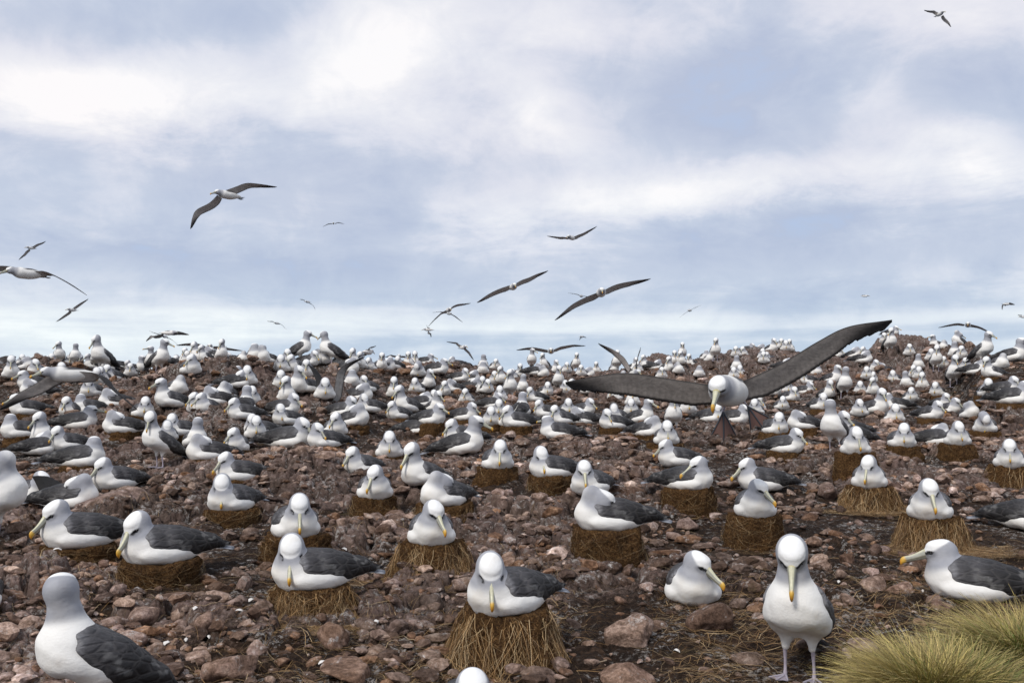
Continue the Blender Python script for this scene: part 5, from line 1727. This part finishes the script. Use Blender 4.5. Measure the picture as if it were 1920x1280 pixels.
LAND2 = [(1188, 1200, 'the smooth domed boulder'), (1326, 1170, 'the flecked boulder'), (262, 1155, 'the ribbed grey boulder'), (625, 1200, 'the blunt wedge rock'), (655, 1265, 'the flat pinkish slab'),
         (818, 1085, 'the cracked pink cobble'), (1288, 980, 'the boulder below the round nest'), (948, 1050, 'the rough brown block'), (240, 950, 'the knobbly purple boulder'), (740, 965, 'the flat lilac slab'),
         (1060, 1070, 'the pale leaning twig'), (385, 1135, 'the pale twig at left'), (438, 1265, 'the domed bottom-left boulder'), (110, 1180, 'the big corner albatross'), (1298, 1100, 'the bird on bare soil'), (1760, 1230, 'the corner tussocks')]
def stone_label(w, px, py):
    size = 'pebble-small' if w < .055 else ('fist-sized' if w < .085 else ('broad' if w < .12 else 'hefty'))
    return unique(size + ' loose brown stone, %s', px, py)
def build_rocks():
    LAND.extend(LAND2)
    for i, (px, py, w, hf, lab) in enumerate(ROCKS):
        p = solve(px, py)
        V, F = rock_shape(4, 100 + i, hf)
        zmin = V[:, 2].min()
        L = math.hypot(p[0], p[1]); x, y = p[0] * (1 + w * .35 / L), p[1] * (1 + w * .35 / L)
        w = w * 1.28
        o = link('boulder', mesh_np('boulder', V * w * .5 * 1.12, F, MAT['rock'], True))
        zf = float(full_z(np.array([x]), np.array([y]))[0])
        o.location = (x, y, min(zf, p[2] + .02) - zmin * w * .5 * .62)
        o.rotation_euler = (0, 0, random.uniform(0, 6.28))
        tag(o, lab, 'boulder', 'larger boulders lying in the colony')
        SITES.append((x, y, w * .80))
    SX = np.array([s_[0] for s_ in SITES]); SY = np.array([s_[1] for s_ in SITES]); SR = np.array([s_[2] for s_ in SITES])
    meshes = []
    for k in range(14):
        V, F = rock_shape(3, 300 + k, .62); meshes.append(mesh_np('loose_stone', V * .5, F, MAT['rock'], True))
    n = 0; tries = 0
    while n < 255 and tries < 5000:
        tries += 1
        py = 1290 - 390 * random.random() ** .8; px = random.uniform(-30, 1950)
        p = solve(px, py)
        soil = float(sstep(900, 1150, px) * sstep(6.6, 5.6, p[1]))
        if random.random() < soil * .62: continue
        w = .055 * math.exp(random.gauss(.25, .42)); w = min(w, .17)
        if np.any(np.hypot(SX - p[0], SY - p[1]) < SR + w * .3): continue
        o = link('loose_stone', random.choice(meshes))
        o.scale = (w * random.uniform(.9, 1.3), w * random.uniform(.8, 1.1), w * random.uniform(.75, 1.15))
        zf = float(full_z(np.array([p[0]]), np.array([p[1]]))[0])
        o.location = (p[0], p[1], zf + w * .14)
        o.rotation_euler = (random.gauss(0, .25), random.gauss(0, .25), random.uniform(0, 6.28))
        lb = stone_label(w, px, py); tag(o, lb, 'stone', 'loose stones between the nests')
        SX = np.append(SX, p[0]); SY = np.append(SY, p[1]); SR = np.append(SR, w * .4)
        n += 1
    # the uncountable rubble between them
    shapes = [rock_shape(2, 500 + k, .6) for k in range(24)]
    NV, NF, NC = [], [], []; base = 0
    N = 27000
    yy = np.exp(rng.uniform(math.log(3.4), math.log(27), N)); xx = rng.uniform(-.58, .58, N) * yy
    sz = .021 * np.exp(rng.normal(0, .78, N)) * np.interp(yy, [3, 8, 25], [.85, 1.25, 2.4])
    sz = np.minimum(sz, .070 * np.interp(yy, [3, 8, 25], [1, 1.4, 3]))
    px = 960 + FPX * xx / yy
    soil = sstep(880, 1150, px) * sstep(6.8, 5.4, yy)
    rk = rockness(xx, yy)
    dens = fbm(xx * 1.7, yy * 1.7, 0, 3, 77)
    keep = rng.random(N) < np.clip((.07 + np.where(yy < 6.8, .75, 1.3) * sstep(.44, .60, dens) + .7 * rk) * (1 - .80 * soil), 0, 1)
    keep &= ~np.any((np.hypot(xx[:, None] - SX[None, :len(SITES)], yy[:, None] - SY[None, :len(SITES)]) < SR[None, :len(SITES)] * .68), axis=1)
    xx, yy, sz, rkk = xx[keep], yy[keep], sz[keep], rk[keep]
    zz_ = full_z(xx, yy)
    for i in range(len(xx)):
        V, F = shapes[i % 24]
        a = rng.uniform(0, 6.28); R = rotz(a) @ rotx(rng.normal(0, .3))
        s3 = sz[i] * np.array([rng.uniform(.8, 1.4), rng.uniform(.7, 1.1), rng.uniform(.6, 1.1)])
        NV.append((V * s3) @ R.T + [xx[i], yy[i], zz_[i] + sz[i] * .18])
        NF.append(F + base); base += len(V)
        tint = np.array([[.60, .52, .46], [1., .95, .90], [1.12, 1.08, 1.08], [.95, .74, .55], [.42, .37, .34], [1.35, 1.30, 1.25]][rng.integers(0, 6)]) * rng.uniform(.7, 1.15)
        if rng.random() < .05: tint = np.array([2.1, 2.15, 2.2])
        tint = tint * (1 + .28 * rkk[i])
        NC.append(np.tile(tint, (len(V), 1)))
    o = link('rubble', mesh_np('rubble', np.vstack(NV), np.vstack(NF), MAT['rubble'], False, np.vstack(NC)))
    tag(o, 'reddish brown stone rubble strewn over the whole slope', 'rubble', None, 'stuff')
build_rocks()

# ---------------------------------------------------------------- straw litter, twigs, down, tussocks
def build_litter():
    N = 30000; k = 6
    px = rng.uniform(-40, 1960, N); py = rng.uniform(930, 1420, N)
    dn = .10 + .9 * sstep(850, 1250, px) * sstep(1040, 1180, py) + .35 * sstep(1600, 1800, px) * sstep(980, 1060, py)
    dn = dn + .5 * np.exp(-((px - 960) / 190) ** 2) * sstep(1120, 1240, py) + .25 * np.exp(-((px - 590) / 120) ** 2 - ((py - 1170) / 60) ** 2)
    dn = dn * sstep(.30, .52, fbm(px * .006, py * .012, 0, 3, 91)) * 1.3
    keep = rng.random(N) < dn * 1.5
    px, py = px[keep], py[keep]; n = len(px)
    y = np.interp(py, [930, 968, 1066, 1224, 1290, 1420], [8.9, 8.2, 6.7, 4.85, 4.35, 3.5]); x = (px - 960) / FPX * y
    a = rng.normal(0, .65, n) + np.where(rng.random(n) < .5, 0, pi); L = rng.uniform(.05, .30, n)
    curv = rng.normal(0, .9, n)
    P = np.zeros((n, k, 3)); cx, cy = x.copy(), y.copy()
    for s_ in range(k):
        f = s_ / (k - 1)
        aa = a + curv * (f - .5)
        P[:, s_, 0] = cx; P[:, s_, 1] = cy
        cx = cx + np.cos(aa) * L / (k - 1); cy = cy + np.sin(aa) * L / (k - 1)
    z = full_z(P[..., 0].ravel(), P[..., 1].ravel()).reshape(n, k)
    P[..., 2] = z + .006 + rng.uniform(0, .022, (n, 1)) * np.sin(np.linspace(0, pi, k))[None] + rng.uniform(0, .008, (n, 1))
    hue = STRAW[rng.integers(0, 5, n)] * rng.uniform(.35, .95, n)[:, None]
    C = np.repeat(hue[:, None], k, 1)
    o = strands('straw_litter', P, rng.uniform(.0006, .0016, n), C, MAT['straw'])
    tag(o, 'dry straw and roots strewn over the dark soil', 'straw', None, 'stuff')

def tussock(px, py, R, H, lab, seed, lean):
    p = solve(px, py); r_ = np.random.default_rng(seed)
    n = 7500; k = 8
    rr = R * .62 * np.sqrt(r_.random(n)); a = r_.uniform(0, 2 * pi, n)
    clump = r_.integers(0, 26, n); ca = r_.uniform(0, 2 * pi, 26); cr = R * .6 * np.sqrt(r_.random(26))
    x0 = rr * np.cos(a) * .55 + (cr * np.cos(ca))[clump] * .6; y0 = rr * np.sin(a) * .55 + (cr * np.sin(ca))[clump] * .6
    rad = np.hypot(x0, y0) / R
    z0 = H * .80 * np.maximum(0, 1 - rad ** 2)
    out_a = np.arctan2(y0 - (cr * np.sin(ca))[clump] * .25, x0 - (cr * np.cos(ca))[clump] * .25) + r_.normal(0, .75, n)
    L = r_.uniform(.12, .36, n)
    tilt = np.clip(.75 + rad * .8 + r_.normal(0, .25, n), .1, 1.65)
    bend = r_.uniform(.3, 1.1, n)
    P = np.zeros((n, k, 3)); x, y, z = x0.copy(), y0.copy(), z0.copy(); C = np.zeros((n, k, 3))
    green = fbm(x0 * 5 + seed, y0 * 5, 0, 2, seed); g1 = np.array([.23, .27, .035]); g2 = np.array([.10, .19, .045]); s1 = np.array([.60, .47, .17]); s2 = np.array([.62, .48, .24])
    mixg = sstep(.40, .60, green + r_.normal(0, .10, n))
    for s_ in range(k):
        f = s_ / (k - 1)
        P[:, s_] = np.stack([x, y, z], -1)
        ti = np.minimum(tilt + bend * f * f, 2.2)
        st = L / (k - 1)
        x = x + (np.cos(out_a) * np.sin(ti) + lean[0] * f) * st; y = y + (np.sin(out_a) * np.sin(ti) + lean[1] * f) * st; z = z + np.cos(ti) * st
        base = (g1 * (1 - mixg[:, None]) + g2 * mixg[:, None]); dry = s1 * (1 - mixg[:, None] * .4) + .0
        w_ = np.clip(f * 1.3 - mixg * .55 + r_.normal(0, .02, n), 0, 1)[:, None]
        C[:, s_] = base * (1 - w_) + (s1 * .6 + s2 * .4) * w_ if False else base * (1 - w_) + dry * w_
    dead = r_.random(n) < .42
    C[dead] = (s1 * .45 + s2 * .35) * r_.uniform(.55, 1.15, (dead.sum(), 1, 1))
    C *= r_.uniform(.45, 1.25, (n, 1, 1))
    P[..., 2] = np.maximum(P[..., 2], .004)
    t = thing('grass_tussock', (p[0], p[1], p[2]))
    # earthy hummock the grass grows from
    V, F = cached(('ico', 4), lambda: ico(4))
    q = V * np.array([R * .72, R * .72, H * .66]) * (1 + .10 * (fbm(V[:, 0] * 3, V[:, 1] * 3, V[:, 2] * 3, 3, seed)[:, None] - .5))
    link('hummock', mesh_np('hummock', q - [0, 0, .02], F, MAT['peat'], True), t)
    strands('grass_blades', P, r_.uniform(.0010, .0026, n), C, MAT['grass'], t)['kind'] = 'stuff'
    tag(t, lab, 'grass tussock')

def build_small():
    build_litter()
    tussock(1778, 1345, .44, .09, 'green and straw-coloured grass tussock filling the bottom right corner, front one', 5, (-.30, -.15))
    tussock(1925, 1276, .46, .12, 'yellower grass tussock behind, under the bird stretching its bill left', 6, (-.35, 0))
    tussock(1735, 1350, .26, .10, 'low green fringe of grass left of the corner tussocks', 8, (-.2, 0))
    for pts, r, lab in (([(1022, 1092), (1060, 1070), (1096, 1050)], .0065, 'long pale twig leaning toward the foot of the blocky straw nest'),
                        ([(352, 1148), (385, 1138), (416, 1124)], .0050, 'pale twig lying right of the long pale grey boulder at left'),
                        ([(1085, 1268), (1110, 1258), (1138, 1254)], .0070, 'forked pale stick at the bottom, right of the tallest nest'),
                        ([(1742, 868), (1752, 852), (1764, 838)], .007, 'dark twig standing between the two stump nests at right'),
                        ([(1020, 910), (1016, 925), (1011, 936)], .006, 'thin straw stalk leaning on the round grassy nest')):
        W_ = []
        for i, (a, b) in enumerate(pts):
            q = solve(a, b); W_.append(q + np.array([0, 0, .02 + .012 * i]))
        W_ = catmull(W_, 10); rings = []
        for i, q in enumerate(W_):
            r2 = r * (1 - .06 * i) * (1 + .15 * sin(i * 2.3))
            rings.append(np.array([q + [0, r2 * cos(a_), r2 * sin(a_)] for a_ in np.linspace(0, 2 * pi, 7)[:-1]]))
        V, F = loft(rings)
        o = link('twig', mesh_any('twig', V, F, MAT['twig']))
        tag(o, lab, 'twig')
    # downy breast feathers stuck to the soil
    for i in range(46):
        px, py = random.uniform(20, 1900), 1270 - 420 * random.random() ** 1.2
        q = solve(px, py)
        zf = float(full_z(np.array([q[0]]), np.array([q[1]]))[0])
        L = random.uniform(.025, .06); a = random.uniform(0, 6.28); V = []; F = []
        for j in range(7):
            t = j / 6; w = .30 * L * sin(pi * min(1, t * .9 + .06))
            for s_ in (-1, 0, 1):
                V.append((L * (t - .5) * cos(a) - s_ * w * sin(a) + random.uniform(-.002, .002), L * (t - .5) * sin(a) + s_ * w * cos(a), .010 + .012 * sin(pi * t) - .006 * abs(s_) + random.uniform(0, .003)))
        for j in range(6):
            for s_ in range(2):
                k = j * 3 + s_; F.append((k, k + 1, k + 4, k + 3))
        o = link('down_feather', mesh_any('down_feather', V, F, MAT['down']))
        o.location = (q[0], q[1], zf)
        tag(o, unique('%s white down feather, %%s' % ('tiny' if L < .04 else 'curled'), px, py), 'feather', 'shed white feathers')
build_small()
